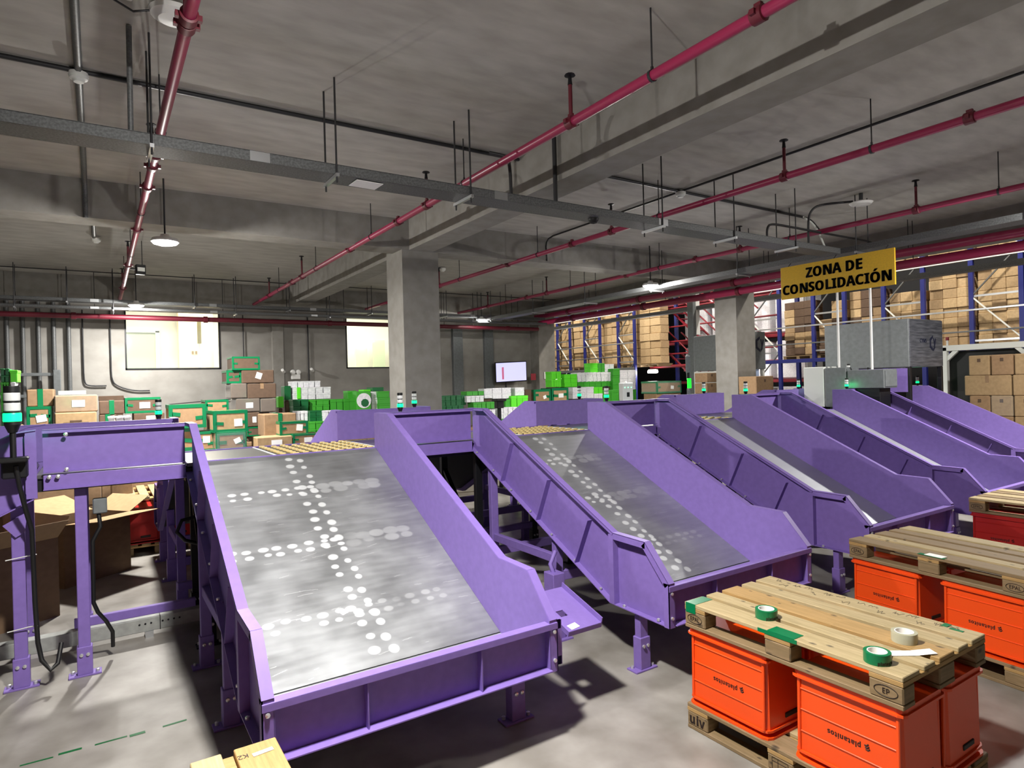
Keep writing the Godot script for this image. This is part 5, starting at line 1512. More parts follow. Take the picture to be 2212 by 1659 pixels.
# ---------------------------------------------------------------- racking beyond the slab edge
const RX := 19.0


func rack_frame(z0: float, z1: float, label: String) -> void:
	var t := thing("storage_rack", label, "rack", Vector3(RX, 0, (z0 + z1) / 2))
	var d := absf(z1 - z0) / 2
	for s in [-d, d]:
		var p := Mb.new()
		p.box(Vector3(0, 4.2, s), Vector3(0.10, 8.4, 0.11), Basis(), 0.006)
		p.box(Vector3(0, 0.01, s), Vector3(0.2, 0.02, 0.2))
		obj("post", p.done(), M.rack_blue, t)
	var y := 0.5
	var k := 0
	while y < 8.0:
		obj("strut", Mb.new().box(Vector3(0, y, 0), Vector3(0.035, 0.05, 2 * d)).done(), M.bright_steel, t)
		var b := Mb.new()
		bar(b, Vector3(-0.02, y, -d if k % 2 else d), Vector3(-0.02, y + 1.15, d if k % 2 else -d), 0.04, 0.03)
		obj("brace", b.done(), M.steel if k % 2 else M.offwhite, t)
		y += 1.15
		k += 1


func rail(y: float, z0: float, z1: float, m: Material, label: String, s := 0.07) -> void:
	tag(obj("long_rail", Mb.new().box(Vector3(RX - 0.03, y, (z0 + z1) / 2), Vector3(0.05, s, absf(z1 - z0)), Basis(), 0.004).done(), m), label, "rail")


func distant_load(mm: Array, z0: float, z1: float, y: float, rows: int, cols: int, h: float) -> void:
	var w := (z1 - z0) / cols
	for j in rows:
		for i in cols:
			var k := rng.randi() % 3
			mm[k].box(Vector3(RX + 0.42 + rng.randf_range(-0.03, 0.03), y + 0.12 + (j + 0.5) * h, z0 + w * (i + 0.5)), Vector3(0.5, h - 0.012, w - 0.015), Basis(Vector3.UP, rng.randf_range(-0.03, 0.03)), 0.012)
	var t := thing("wooden_pallet", "dark pallet under the pale cartons of the distant racking", "pallet", Vector3(RX + 0.45, y, (z0 + z1) / 2), 0.0, "pallets in the distant racking")
	obj("deck", Mb.new().box(Vector3(0, 0.10, 0), Vector3(0.8, 0.025, z1 - z0)).done(), M.wood_old, t)
	for k in 3:
		obj("block", Mb.new().box(Vector3(0, 0.045, (k - 1) * (z1 - z0) * 0.44), Vector3(0.8, 0.085, 0.1)).done(), M.wood_old, t)


func pallet_load(z0: float, z1: float, y: float, rows: int, cols: int, h: float, dark: bool, label: String, cut := 0) -> void:
	var w := (z1 - z0) / cols
	for j in rows:
		for i in cols:
			if cut > 0 and i < cut and j > rows - 3:
				continue
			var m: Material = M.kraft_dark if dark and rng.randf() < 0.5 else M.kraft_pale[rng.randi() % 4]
			var s := Vector3(0.5, h, w)
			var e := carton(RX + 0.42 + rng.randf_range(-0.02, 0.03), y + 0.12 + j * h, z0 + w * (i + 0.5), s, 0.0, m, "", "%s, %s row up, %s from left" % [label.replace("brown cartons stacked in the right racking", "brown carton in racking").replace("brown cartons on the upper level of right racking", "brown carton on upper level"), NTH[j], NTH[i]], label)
	var t := thing("wooden_pallet", "pallet under " + label.replace("brown cartons stacked in the", "cartons in").replace("brown cartons on the upper level of right", "upper cartons in right"), "pallet", Vector3(RX + 0.45, y, (z0 + z1) / 2), 0.0)
	obj("deck", Mb.new().box(Vector3(0, 0.10, 0), Vector3(0.8, 0.025, z1 - z0)).done(), M.wood_old, t)
	for k in 3:
		obj("block", Mb.new().box(Vector3(0, 0.045, (k - 1) * (z1 - z0) * 0.44), Vector3(0.8, 0.085, 0.1)).done(), M.wood_old, t)


func racking() -> void:
	var near := [[-6.28, -7.35], [-8.5, -9.55], [-10.7, -11.7], [-12.9, -14.0]]
	var nl := ["blue braced rack frame at the picture's right edge", "blue braced rack frame right of the yellow sign", "blue braced rack frame left behind the yellow sign", "blue rack frame just right of the right column"]
	for k in 4:
		rack_frame(near[k][0], near[k][1], nl[k])
	var deep := [[-19.7, -20.7], [-21.9, -22.97], [-24.06, -25.04]]
	for k in 3:
		rack_frame(deep[k][0], deep[k][1], "slim blue rack frame of the distant racking, %s from the right" % ["first", "second", "third"][k])
	for part in [[-4.0, -14.0, "right racking"], [-19.7, -26.0, "distant racking"]]:
		rail(2.5, part[0], part[1], M.rack_blue if part[0] > -10 else M.steel, "rail carrying the pallets of the %s" % part[2], 0.12)
		rail(3.05, part[0], part[1], M.steel, "thin grey rail low across the %s" % part[2], 0.04)
		rail(3.6, part[0], part[1], M.bright_steel, "thin pale rail across the middle of the %s" % part[2], 0.045)
		rail(4.93, part[0], part[1], M.offwhite, "white upper rail of the %s" % part[2], 0.1)
	var posts := [-4.0, -5.1, -6.28, -7.35, -8.5, -9.55, -10.7, -11.7, -12.9]
	var ln := ["", "", "far right braces bay", "second bay from right edge", "bay right of yellow sign", "bay behind sign's end", "bay below yellow sign", "shaded bay left of sign"]
	for k in range(2, 8):
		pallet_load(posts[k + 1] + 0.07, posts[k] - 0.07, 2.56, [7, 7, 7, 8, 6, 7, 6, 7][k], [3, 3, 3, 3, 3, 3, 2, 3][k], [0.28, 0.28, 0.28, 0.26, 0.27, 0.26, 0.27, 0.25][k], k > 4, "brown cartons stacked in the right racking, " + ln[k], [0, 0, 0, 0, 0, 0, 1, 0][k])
	for k in range(2, 6):
		pallet_load(posts[k + 1] + 0.07, posts[k] - 0.07, 5.0, 2, 2, 0.33, false, "brown cartons on the upper level of right racking, " + ln[k])
	var dp := [-19.7, -20.7, -21.9, -22.97, -24.06, -25.04]
	var mm := [Mb.new(), Mb.new(), Mb.new()]
	for k in 5:
		distant_load(mm, dp[k + 1] + 0.07, dp[k] - 0.07, 2.56, 7, 2, 0.34)
	distant_load(mm, -19.55, -18.4, 2.56, 9, 2, 0.31)
	distant_load(mm, -26.3, -25.15, 2.56, 7, 2, 0.33)
	var far_stock := thing("carton_stock", "pale brown cartons stacked along the distant racking left of red stair", "cartons")
	far_stock.set_meta("kind", "stuff")
	for k in 3:
		obj("cartons", mm[k].done(), M.kraft_pale[k], far_stock).set_meta("kind", "stuff")
	# red stair structure with white wrapped loads behind
	var st := thing("steel_stair", "dark red steel stair and railings between the two rackings", "stair", Vector3(20.2, 0, -17.0))
	for k in 3:
		var y := 1.2 + 1.9 * k
		for s in [0.0, 0.75]:
			var m := Mb.new()
			bar(m, Vector3(s, y - 1.3, 1.9), Vector3(s, y + 1.9, -1.9), 0.10, 0.05)
			obj("stringer", m.done(), M.rack_red, st)
			var hr := Mb.new()
			hr.tube([Vector3(s, y - 0.4, 1.9), Vector3(s, y + 2.8, -1.9)], 0.03, 6)
			obj("handrail", hr.done(), M.rack_red, st)
		for i in 12:
			obj("step", Mb.new().box(Vector3(0.37, y - 1.2 + 0.26 * i, 1.75 - 0.31 * i), Vector3(0.72, 0.03, 0.22)).done(), M.rack_red, st)
	for y in [2.55, 3.05, 3.55, 4.15, 4.9]:
		obj("rail", Mb.new().tube([Vector3(-0.4, y, 3.6), Vector3(-0.4, y, -2.6)], 0.035 if y > 2.6 else 0.07, 6).done(), M.rack_red, st)
	for z in [3.4, 0.9, -1.2, -2.3]:
		obj("post", Mb.new().box(Vector3(0.9, 3.5, z), Vector3(0.13, 7.0, 0.13), Basis(), 0.006).done(), M.rack_blue, st)
	for k in 4:
		for j in 3:
			tag(obj("wrapped_load", Mb.new().box(Vector3(22.4, 0.9 + 1.75 * j, -14.4 - 1.5 * k), Vector3(1.1, 1.45, 1.25), Basis(), 0.05).done(), M.shoe_white), "white wrapped pallet load behind the red stair, %s level, %s from right" % [["lowest", "middle", "top"][j], NTH[k]], "wrapped load", "white wrapped loads behind the red stair")
	for j in 4:
		tag(obj("storage_beam", Mb.new().box(Vector3(22.2, 0.1 + 1.75 * j, -17), Vector3(0.8, 0.12, 7.0), Basis(), 0.01).done(), M.rack_red), "red beam under white wrapped loads, level %s" % ["zero, on the floor", "one", "two", "three"][j], "rack beam")
	for p in [[20.9, 5.55, -16.4, 1.2, "upper one behind the stair"], [20.9, 2.6, -15.9, 1.3, "lower one behind the stair"], [19.4, 2.35, -19.1, 0.5, "small one under the end cartons"], [19.6, 2.2, -25.6, 0.9, "left one above the lime boxes"], [19.6, 2.2, -24.3, 0.4, "right one above the lime boxes"]]:
		var l := thing("tube_lamp", "bright LED tube lamp glowing in racking, " + p[4], "lamp", Vector3(p[0], p[1], p[2]))
		if p[0] < 20.0:
			obj("hanger", Mb.new().tube([Vector3(0.02, 0.1, 0), Vector3(0.02, 2.66 - p[1], 0)], 0.01, 6).done(), M.rod, l)
		obj("tube", Mb.new().tube([Vector3(0, 0, -p[3] / 2), Vector3(0, 0, p[3] / 2)], 0.06, 8).done(), M.lamp_glow, l)
		obj("holder", Mb.new().box(Vector3(0.02, 0.08, 0), Vector3(0.08, 0.05, p[3]), Basis(), 0.004).done(), M.white, l)
		area("tube_light", Vector3(-0.1, -0.02, 0), Vector3(-1, -0.3, 0), Vector2(p[3], 0.1), 1.2, Color(1, 0.98, 0.96), l)
	# grey steel column and white panel in front of the stair
	tag(obj("steel_column", Mb.new().box(Vector3(14.6, 3.0, -12.76), Vector3(0.14, 6.0, 0.22), Basis(), 0.01).done(), M.grey_panel), "grey steel column left of the right concrete column", "column")
	tag(obj("white_panel", Mb.new().box(Vector3(14.76, 4.1, -12.70), Vector3(0.18, 1.6, 0.06), Basis(), 0.006).done(), M.white), "narrow white panel beside the grey steel column", "panel")
	# high lamps over the racking aisle
	for z in [-6.0, -12.0, -18.5, -24.0]:
		var l := thing("high_bay_lamp", "high lamp hanging over the racking aisle, out of view", "lamp", Vector3(16.6, 8.2, z), 0.0, "high lamps over the racking aisle")
		obj("shade", Mb.new().lathe([Vector2(0.2, 0.0), Vector2(0.18, 0.1), Vector2(0.06, 0.2), Vector2(0, 0.2)], Vector3.ZERO, Basis(), 14).done(), M.white, l)
		obj("bulb", Mb.new().lathe([Vector2(0, -0.02), Vector2(0.17, -0.01), Vector2(0.19, 0.0), Vector2(0, 0.02)], Vector3.ZERO, Basis(), 14).done(), M.lamp_glow, l)
		obj("rod", Mb.new().tube([Vector3(0, 0.2, 0), Vector3(0, 1.8, 0)], 0.012, 6).done(), M.rod, l)
		var s := OmniLight3D.new()
		s.name = "bulb_light"
		s.light_energy = 15.0
		s.light_color = Color(1, 0.97, 0.92)
		s.light_size = 0.18
		s.omni_range = 40.0
		s.omni_attenuation = 2.0
		s.shadow_enabled = true
		l.add_child(s)
		s.position = Vector3(0, -0.2, 0)


func background_piles() -> void:
	carton(-0.635, 1.877, -10.850, Vector3(0.298, 0.232, 0.500), 0.00, M.kraft[1], "v", "plain brown carton with one upright green tape, left pile top")
	carton(-0.644, 1.590, -10.750, Vector3(0.270, 0.288, 0.500), 0.00, M.kraft[0], "gd", "brown carton edged in green tape in the left pile, below the upright-taped one")
	carton(-0.236, 1.788, -10.700, Vector3(0.485, 0.231, 0.500), 0.00, M.kraft[0], "lw", "wide film-wrapped brown carton with large white label")
	carton(-0.243, 1.586, -10.650, Vector3(0.471, 0.202, 0.500), 0.00, M.kraft[2], "p", "light brown carton with dark printed lines above the bridge rail")
	carton(-0.333, 2.020, -12.700, Vector3(0.379, 0.073, 0.400), 0.00, M.offwhite, "", "pale open-edged carton behind the wide labelled one")
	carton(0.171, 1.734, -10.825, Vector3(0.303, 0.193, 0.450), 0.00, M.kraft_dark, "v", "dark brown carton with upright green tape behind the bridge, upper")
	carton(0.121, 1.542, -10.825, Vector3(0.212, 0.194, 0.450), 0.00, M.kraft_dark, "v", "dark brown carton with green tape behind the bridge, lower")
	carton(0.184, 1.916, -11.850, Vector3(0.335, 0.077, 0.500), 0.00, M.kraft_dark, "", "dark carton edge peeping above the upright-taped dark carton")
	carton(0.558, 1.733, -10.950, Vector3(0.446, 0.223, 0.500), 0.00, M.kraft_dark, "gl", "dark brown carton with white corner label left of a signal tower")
	carton(0.630, 1.597, -10.900, Vector3(0.392, 0.134, 0.500), 0.00, M.kraft_dark, "l", "dark carton with white label just above the bridge rail")
	carton(1.083, 1.501, -10.450, Vector3(0.476, 0.338, 0.500), 0.00, M.kraft[0], "g", "large brown carton framed in green tape beside the first chute wall")
	carton(1.020, 1.171, -10.500, Vector3(0.357, 0.331, 0.500), 0.00, M.kraft[0], "g", "green-taped carton mostly hidden behind the first chute wall")
	carton(1.316, 1.151, -10.450, Vector3(0.240, 0.288, 0.500), 0.00, M.kraft[0], "gd", "green-taped brown carton at the bottom row, left of the film-covered one")
	carton(1.572, 1.674, -11.150, Vector3(0.331, 0.209, 0.500), 0.00, M.kraft[0], "g", "smaller green-taped carton behind the green-taped group, upper row")
	carton(1.565, 1.390, -11.125, Vector3(0.275, 0.275, 0.450), 0.00, M.kraft[0], "g", "green-taped carton behind the tilted one")
	carton(1.607, 1.423, -10.250, Vector3(0.462, 0.309, 0.500), 0.05, M.kraft[2], "gd", "brown carton with thick green tape frame, front of green-taped group")
	carton(1.612, 1.153, -10.200, Vector3(0.408, 0.272, 0.500), 0.00, M.kraft[0], "gdw", "film-covered green-taped carton in the bottom row")
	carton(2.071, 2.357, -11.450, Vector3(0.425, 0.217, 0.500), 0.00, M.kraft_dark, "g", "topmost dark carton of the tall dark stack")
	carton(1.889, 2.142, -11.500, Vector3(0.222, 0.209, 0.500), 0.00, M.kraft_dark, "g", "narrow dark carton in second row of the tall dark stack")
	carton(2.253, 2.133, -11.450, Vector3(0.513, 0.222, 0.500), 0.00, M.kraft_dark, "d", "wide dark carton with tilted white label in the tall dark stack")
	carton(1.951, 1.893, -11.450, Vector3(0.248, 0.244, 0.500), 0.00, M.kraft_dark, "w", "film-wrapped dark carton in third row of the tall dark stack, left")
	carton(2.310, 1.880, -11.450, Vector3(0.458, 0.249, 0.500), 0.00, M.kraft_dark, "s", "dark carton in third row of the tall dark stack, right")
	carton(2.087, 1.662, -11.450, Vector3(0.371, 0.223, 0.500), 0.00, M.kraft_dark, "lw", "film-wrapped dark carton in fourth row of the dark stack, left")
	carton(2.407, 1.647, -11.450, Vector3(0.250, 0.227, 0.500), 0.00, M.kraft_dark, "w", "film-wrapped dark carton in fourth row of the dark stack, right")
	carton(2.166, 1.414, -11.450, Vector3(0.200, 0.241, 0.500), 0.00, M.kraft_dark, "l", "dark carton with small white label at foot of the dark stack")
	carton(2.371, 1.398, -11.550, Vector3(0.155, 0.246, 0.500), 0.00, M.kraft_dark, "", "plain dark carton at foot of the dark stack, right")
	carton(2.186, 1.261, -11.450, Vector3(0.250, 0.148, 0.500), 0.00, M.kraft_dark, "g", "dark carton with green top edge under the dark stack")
	carton(2.346, 1.308, -10.375, Vector3(0.482, 0.343, 0.450), 0.00, M.kraft[1], "vs", "tall brown carton with green edge behind the small labelled ones")
	carton(2.488, 1.319, -10.100, Vector3(0.412, 0.212, 0.400), 0.00, M.kraft[0], "gd", "small brown carton with green top tape and tilted label")
	carton(2.182, 1.157, -10.000, Vector3(0.507, 0.174, 0.400), 0.00, M.kraft[2], "l", "low brown carton with two white labels at the deck edge")
	carton(2.647, 1.161, -10.000, Vector3(0.403, 0.179, 0.400), 0.00, M.kraft[0], "gl", "low green-taped carton with square label at the deck edge")
	shoe_rows(0.244, 1.630, -9.750, Vector3i(3, 1, 1), Vector3(0.082, 0.103, 0.300), M.shoe_white, "white loose pack behind bridge rail", 0.12, 0.00)
	shoe_rows(3.523, 1.813, -12.750, Vector3i(5, 2, 2), Vector3(0.149, 0.118, 0.300), M.shoe_white, "white strapped shoebox below emergency light", 0.00, 0.00)
	shoe_rows(3.443, 2.051, -12.850, Vector3i(5, 1, 1), Vector3(0.112, 0.121, 0.300), M.shoe_white, "white shoebox, topmost row below emergency light", 0.00, 0.00)
	carton(3.271, 1.822, -12.670, Vector3(0.075, 0.232, 0.200), 0.00, M.shoe_lime, "", "lime green box standing among the strapped white shoeboxes")
	carton(3.067, 1.808, -12.750, Vector3(0.127, 0.278, 0.300), 0.00, M.shoe_dark, "", "dark green box standing left of the strapped white shoeboxes")
	carton(2.914, 1.673, -12.650, Vector3(0.101, 0.216, 0.300), 0.00, M.shoe_lime, "", "lime edged box at the left of the green pile")
	shoe_rows(3.149, 1.445, -12.170, Vector3i(2, 3, 1), Vector3(0.140, 0.127, 0.340), M.shoe_dark, "dark green shoebox in wrapped block", 0.00, 0.00)
	shoe_rows(3.521, 1.604, -12.250, Vector3i(3, 2, 1), Vector3(0.126, 0.104, 0.300), M.shoe_green, "green shoebox between white and tied rows", 0.00, 0.00)
	shoe_rows(3.974, 1.583, -12.270, Vector3i(4, 1, 2), Vector3(0.126, 0.223, 0.340), M.shoe_green, "bright green box left of white disc box", 0.00, 0.00)
	shoe_rows(4.224, 1.797, -12.450, Vector3i(2, 1, 1), Vector3(0.088, 0.161, 0.300), M.shoe_green, "green shoebox behind the disc box", 0.00, 0.00)
	carton(4.350, 1.577, -12.170, Vector3(0.296, 0.367, 0.340), 0.00, M.shoe_green, "c", "green box with large white disc left of the column")
	shoe_rows(4.772, 1.558, -12.170, Vector3i(1, 3, 1), Vector3(0.243, 0.125, 0.340), M.shoe_green, "green shoebox against the middle column", 0.00, 0.00)
	shoe_rows(4.610, 1.563, -12.270, Vector3i(1, 3, 1), Vector3(0.131, 0.122, 0.340), M.shoe_white, "white shoebox in narrow stack by column", 0.00, 0.00)
	carton(4.726, 1.935, -12.370, Vector3(0.239, 0.079, 0.340), 0.00, M.shoe_dark, "", "dark green box lying on top beside the column")
	carton(4.536, 1.861, -12.450, Vector3(0.154, 0.114, 0.300), 0.00, M.shoe_lime, "", "lime box tilted on top of the disc box")
	shoe_rows(3.554, 1.389, -11.650, Vector3i(3, 2, 1), Vector3(0.095, 0.113, 0.300), M.shoe_white, "white shoebox behind first rear chute wall", 0.00, 0.00)
	shoe_rows(3.298, 1.176, -11.550, Vector3i(3, 2, 1), Vector3(0.108, 0.129, 0.300), M.shoe_green, "green shoebox in low wrapped rows", 0.00, 0.00)
	shoe_rows(3.091, 1.434, -11.850, Vector3i(3, 1, 1), Vector3(0.066, 0.190, 0.300), M.shoe_white, "white shoebox below dark green block", 0.00, 0.00)
	shoe_rows(3.310, 1.426, -11.750, Vector3i(2, 2, 1), Vector3(0.121, 0.097, 0.300), M.shoe_dark, "dark green shoebox above low green rows", 0.00, 0.00)
	shoe_rows(-0.852, 2.184, -9.150, Vector3i(2, 2, 1), Vector3(0.041, 0.075, 0.300), M.shoe_dark, "dark green shoebox topping left edge pile", 0.00, 0.00)
	shoe_rows(-0.768, 2.182, -9.150, Vector3i(1, 1, 1), Vector3(0.074, 0.134, 0.300), M.shoe_lime, "lime box on top of the pile at the left edge", 0.00, 0.00)
	shoe_rows(-0.856, 1.850, -9.150, Vector3i(3, 3, 1), Vector3(0.028, 0.111, 0.300), M.shoe_green, "green upright shoebox at left edge", 0.00, 0.00)
	shoe_rows(-0.784, 1.847, -9.150, Vector3i(1, 3, 1), Vector3(0.048, 0.112, 0.300), M.shoe_white, "white shoebox at left edge pile corner", 0.00, 0.00)
	shoe_rows(-0.833, 1.693, -9.150, Vector3i(3, 1, 1), Vector3(0.046, 0.156, 0.300), M.shoe_dark, "dark green shoebox low in left edge pile", 0.00, 0.00)
	shoe_rows(-0.733, 1.502, -7.800, Vector3i(1, 1, 1), Vector3(0.069, 0.145, 0.400), M.shoe_white, "white box with green leaf behind the infeed conveyor", 0.00, 0.00)
	shoe_rows(6.944, 1.543, -13.350, Vector3i(5, 2, 1), Vector3(0.136, 0.117, 0.300), M.shoe_dark, "dark green shoebox right of middle column", 0.00, 0.00)
	shoe_rows(6.853, 1.394, -13.250, Vector3i(4, 1, 1), Vector3(0.152, 0.154, 0.300), M.shoe_dark, "dark green lowest shoebox right of column", 0.00, 0.00)
	shoe_rows(7.531, 1.758, -13.350, Vector3i(3, 1, 1), Vector3(0.159, 0.099, 0.300), M.shoe_green, "green topmost shoebox right of column", 0.00, 0.00)
	shoe_rows(7.470, 1.602, -13.250, Vector3i(4, 1, 1), Vector3(0.118, 0.148, 0.300), M.shoe_white, "white tumbled shoebox right of column", 0.00, 0.00)
	shoe_rows(7.647, 1.438, -13.150, Vector3i(5, 1, 1), Vector3(0.118, 0.158, 0.300), M.shoe_green, "green shoebox below tumbled white boxes", 0.00, 0.00)
	shoe_rows(7.889, 1.676, -13.350, Vector3i(1, 2, 1), Vector3(0.235, 0.116, 0.300), M.shoe_white, "white box left of big white boxes", 0.00, 0.00)
	shoe_rows(8.277, 1.652, -13.350, Vector3i(2, 2, 1), Vector3(0.266, 0.133, 0.300), M.shoe_white, "large white shoebox below the television", 0.00, 0.00)
	shoe_rows(8.801, 1.716, -13.350, Vector3i(1, 2, 1), Vector3(0.284, 0.099, 0.300), M.shoe_white, "white shoebox right of block below television", 0.00, 0.00)
	shoe_rows(8.730, 1.426, -13.250, Vector3i(3, 1, 1), Vector3(0.169, 0.288, 0.300), M.shoe_lime, "lime box right of black stand", 0.00, 0.00)
	shoe_rows(8.409, 1.443, -13.300, Vector3i(1, 1, 1), Vector3(0.167, 0.194, 0.300), M.shoe_green, "single green box beside the black stand", 0.00, 0.00)
	shoe_rows(7.739, 1.200, -13.050, Vector3i(3, 2, 1), Vector3(0.106, 0.108, 0.300), M.shoe_white, "white shoebox left of black stand", 0.00, 0.00)
	shoe_rows(8.249, 1.173, -13.050, Vector3i(4, 2, 1), Vector3(0.133, 0.138, 0.300), M.shoe_white, "white shoebox right of black stand", 0.00, 0.00)
	shoe_rows(8.089, 1.026, -12.950, Vector3i(3, 1, 1), Vector3(0.109, 0.158, 0.300), M.shoe_green, "green lowest shoebox right of black stand", 0.00, 0.00)
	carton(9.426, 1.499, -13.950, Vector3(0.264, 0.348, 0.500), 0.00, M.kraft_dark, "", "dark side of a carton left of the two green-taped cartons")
	carton(9.775, 1.483, -13.850, Vector3(0.547, 0.355, 0.500), 0.00, M.kraft[0], "gd", "green-taped carton with hanging label, left of a pair")
	carton(10.359, 1.460, -13.850, Vector3(0.553, 0.402, 0.500), 0.00, M.kraft[2], "gl", "green-taped carton with white label, right of a pair")
	shoe_rows(10.854, 1.884, -14.550, Vector3i(4, 2, 1), Vector3(0.088, 0.218, 0.300), M.shoe_lime, "upright lime box under left tube lamps", 0.00, 0.00)
	shoe_rows(11.363, 1.871, -14.550, Vector3i(2, 3, 1), Vector3(0.236, 0.123, 0.300), M.shoe_lime, "lime box left of leaning white row", 0.00, 0.00)
	shoe_rows(12.286, 2.013, -14.550, Vector3i(9, 1, 1), Vector3(0.147, 0.269, 0.300), M.shoe_white, "white leaning shoebox in right pile", 0.12, 0.00)
	shoe_rows(12.279, 1.848, -14.550, Vector3i(6, 1, 1), Vector3(0.221, 0.161, 0.300), M.shoe_green, "green shoebox under leaning white row", 0.00, 0.00)
	shoe_rows(12.326, 2.280, -14.650, Vector3i(1, 2, 1), Vector3(0.291, 0.137, 0.300), M.shoe_lime, "lime box topping right pile", 0.00, 0.00)
	shoe_rows(12.609, 2.276, -14.650, Vector3i(2, 2, 1), Vector3(0.133, 0.138, 0.300), M.shoe_green, "green shoebox topping right pile", 0.00, 0.00)
	shoe_rows(12.927, 2.288, -14.650, Vector3i(2, 2, 1), Vector3(0.180, 0.116, 0.300), M.shoe_white, "white shoebox topping right pile", 0.00, 0.00)
	shoe_rows(13.004, 1.741, -14.450, Vector3i(1, 3, 1), Vector3(0.274, 0.213, 0.300), M.shoe_green, "large green box in right pile column", 0.00, 0.00)
	shoe_rows(13.479, 1.741, -14.450, Vector3i(2, 3, 1), Vector3(0.321, 0.196, 0.300), M.shoe_white, "large white shoebox by blue post", 0.00, 0.00)
	shoe_rows(13.370, 1.382, -14.350, Vector3i(3, 1, 1), Vector3(0.234, 0.356, 0.300), M.shoe_green, "big green lowest box by blue post", 0.00, 0.00)
	shoe_rows(11.484, 1.542, -14.150, Vector3i(3, 2, 1), Vector3(0.254, 0.161, 0.300), M.shoe_white, "white shoebox in right pile front block", 0.00, 0.00)
	shoe_rows(12.039, 1.665, -14.150, Vector3i(2, 1, 1), Vector3(0.160, 0.184, 0.300), M.shoe_lime, "olive lime box right of front block", 0.00, 0.00)
	shoe_rows(12.031, 1.435, -14.150, Vector3i(2, 1, 1), Vector3(0.160, 0.230, 0.300), M.shoe_white, "white shoebox under olive lime boxes", 0.00, 0.00)
	shoe_rows(12.558, 1.414, -14.200, Vector3i(2, 1, 1), Vector3(0.312, 0.341, 0.300), M.shoe_green, "green box behind signal tower, right pile", 0.00, 0.00)
	carton(13.217, 1.637, -12.700, Vector3(0.952, 0.333, 0.600), 0.00, M.kraft[0], "gdw", "brown carton with green tape, wrapped in film, behind the third gap")
	carton(13.170, 1.909, -11.100, Vector3(0.384, 0.248, 0.400), 0.00, M.kraft[1], "m", "upper brown carton of two left against the right column")
	carton(13.159, 1.625, -11.100, Vector3(0.383, 0.272, 0.400), 0.00, M.kraft[1], "m", "lower brown carton of two left against the right column")
	carton(13.232, 1.611, -9.650, Vector3(0.657, 0.426, 0.500), 0.00, M.kraft[0], "m", "brown carton on its own right of the right column")
	carton(13.300, 1.940, -4.965, Vector3(0.318, 0.356, 0.500), -1.571, M.kraft[2], "m", "left brown carton in the top row of the far right stack")
	carton(13.300, 1.940, -4.625, Vector3(0.322, 0.356, 0.500), -1.571, M.kraft[0], "m", "middle brown carton in the top row of the far right stack")
	carton(13.300, 1.940, -4.262, Vector3(0.367, 0.356, 0.500), -1.571, M.kraft[2], "m", "right brown carton in the top row of the far right stack")
	carton(13.300, 1.584, -4.847, Vector3(0.700, 0.356, 0.500), -1.571, M.kraft[2], "ms", "long taped brown carton in second row of the far right stack")
	carton(13.300, 1.584, -4.241, Vector3(0.473, 0.356, 0.500), -1.571, M.kraft[2], "m", "right brown carton in the second row of the far right stack")
	carton(13.300, 1.228, -4.969, Vector3(0.311, 0.356, 0.500), -1.571, M.kraft[0], "m", "left brown carton in the third row of the far right stack")
	carton(13.300, 1.228, -4.642, Vector3(0.316, 0.356, 0.500), -1.571, M.kraft[2], "mw", "brown carton with torn film in third row of the far right stack")
	carton(13.300, 1.228, -4.302, Vector3(0.325, 0.356, 0.500), -1.571, M.kraft[2], "m", "right brown carton in the third row of the far right stack")
	carton(13.300, 0.872, -4.969, Vector3(0.311, 0.356, 0.500), -1.571, M.kraft[2], "m", "left brown carton in the fourth row of the far right stack")
	carton(13.300, 0.872, -4.642, Vector3(0.316, 0.356, 0.500), -1.571, M.kraft[0], "m", "middle brown carton in the fourth row of the far right stack")
	carton(13.300, 0.872, -4.302, Vector3(0.325, 0.356, 0.500), -1.571, M.kraft[2], "m", "right brown carton in the fourth row of the far right stack")
	carton(13.300, 0.516, -4.847, Vector3(0.700, 0.356, 0.500), -1.571, M.kraft[2], "m", "left brown carton in the fifth row of the far right stack")
	carton(13.300, 0.516, -4.241, Vector3(0.473, 0.356, 0.500), -1.571, M.kraft[2], "m", "right brown carton in the fifth row of the far right stack")
	carton(13.300, 0.160, -4.969, Vector3(0.311, 0.356, 0.500), -1.571, M.kraft[0], "m", "left brown carton in the lowest row of the far right stack")
	carton(13.300, 0.160, -4.642, Vector3(0.316, 0.356, 0.500), -1.571, M.kraft[2], "m", "middle brown carton in the lowest row of the far right stack")
	carton(13.300, 0.160, -4.302, Vector3(0.325, 0.356, 0.500), -1.571, M.kraft[2], "m", "right brown carton in the lowest row of the far right stack")
	make_pallet("wooden pallet carrying the carton stack at far right", Vector3(13.35, 0.01, -4.6), 0.0, [M.wood_old], [])
	carton(-0.382, 0.000, -11.020, Vector3(0.805, 0.513, 1.200), 0.0, M.kraft[1], "", "brown carton in the hidden lower rows of the left pile", "brown carton in the hidden lower rows of the left pile")
	carton(-0.382, 0.513, -11.020, Vector3(0.805, 0.513, 1.200), 0.0, M.kraft[1], "", "brown carton in the hidden lower rows of the left pile", "brown carton in the hidden lower rows of the left pile")
	carton(-0.382, 1.026, -11.020, Vector3(0.805, 0.513, 1.200), 0.0, M.kraft[1], "", "brown carton in the hidden lower rows of the left pile", "brown carton in the hidden lower rows of the left pile")
	carton(0.423, 0.000, -11.020, Vector3(0.805, 0.513, 1.200), 0.0, M.kraft[1], "", "brown carton in the hidden lower rows of the left pile", "brown carton in the hidden lower rows of the left pile")
	carton(0.423, 0.513, -11.020, Vector3(0.805, 0.513, 1.200), 0.0, M.kraft[1], "", "brown carton in the hidden lower rows of the left pile", "brown carton in the hidden lower rows of the left pile")
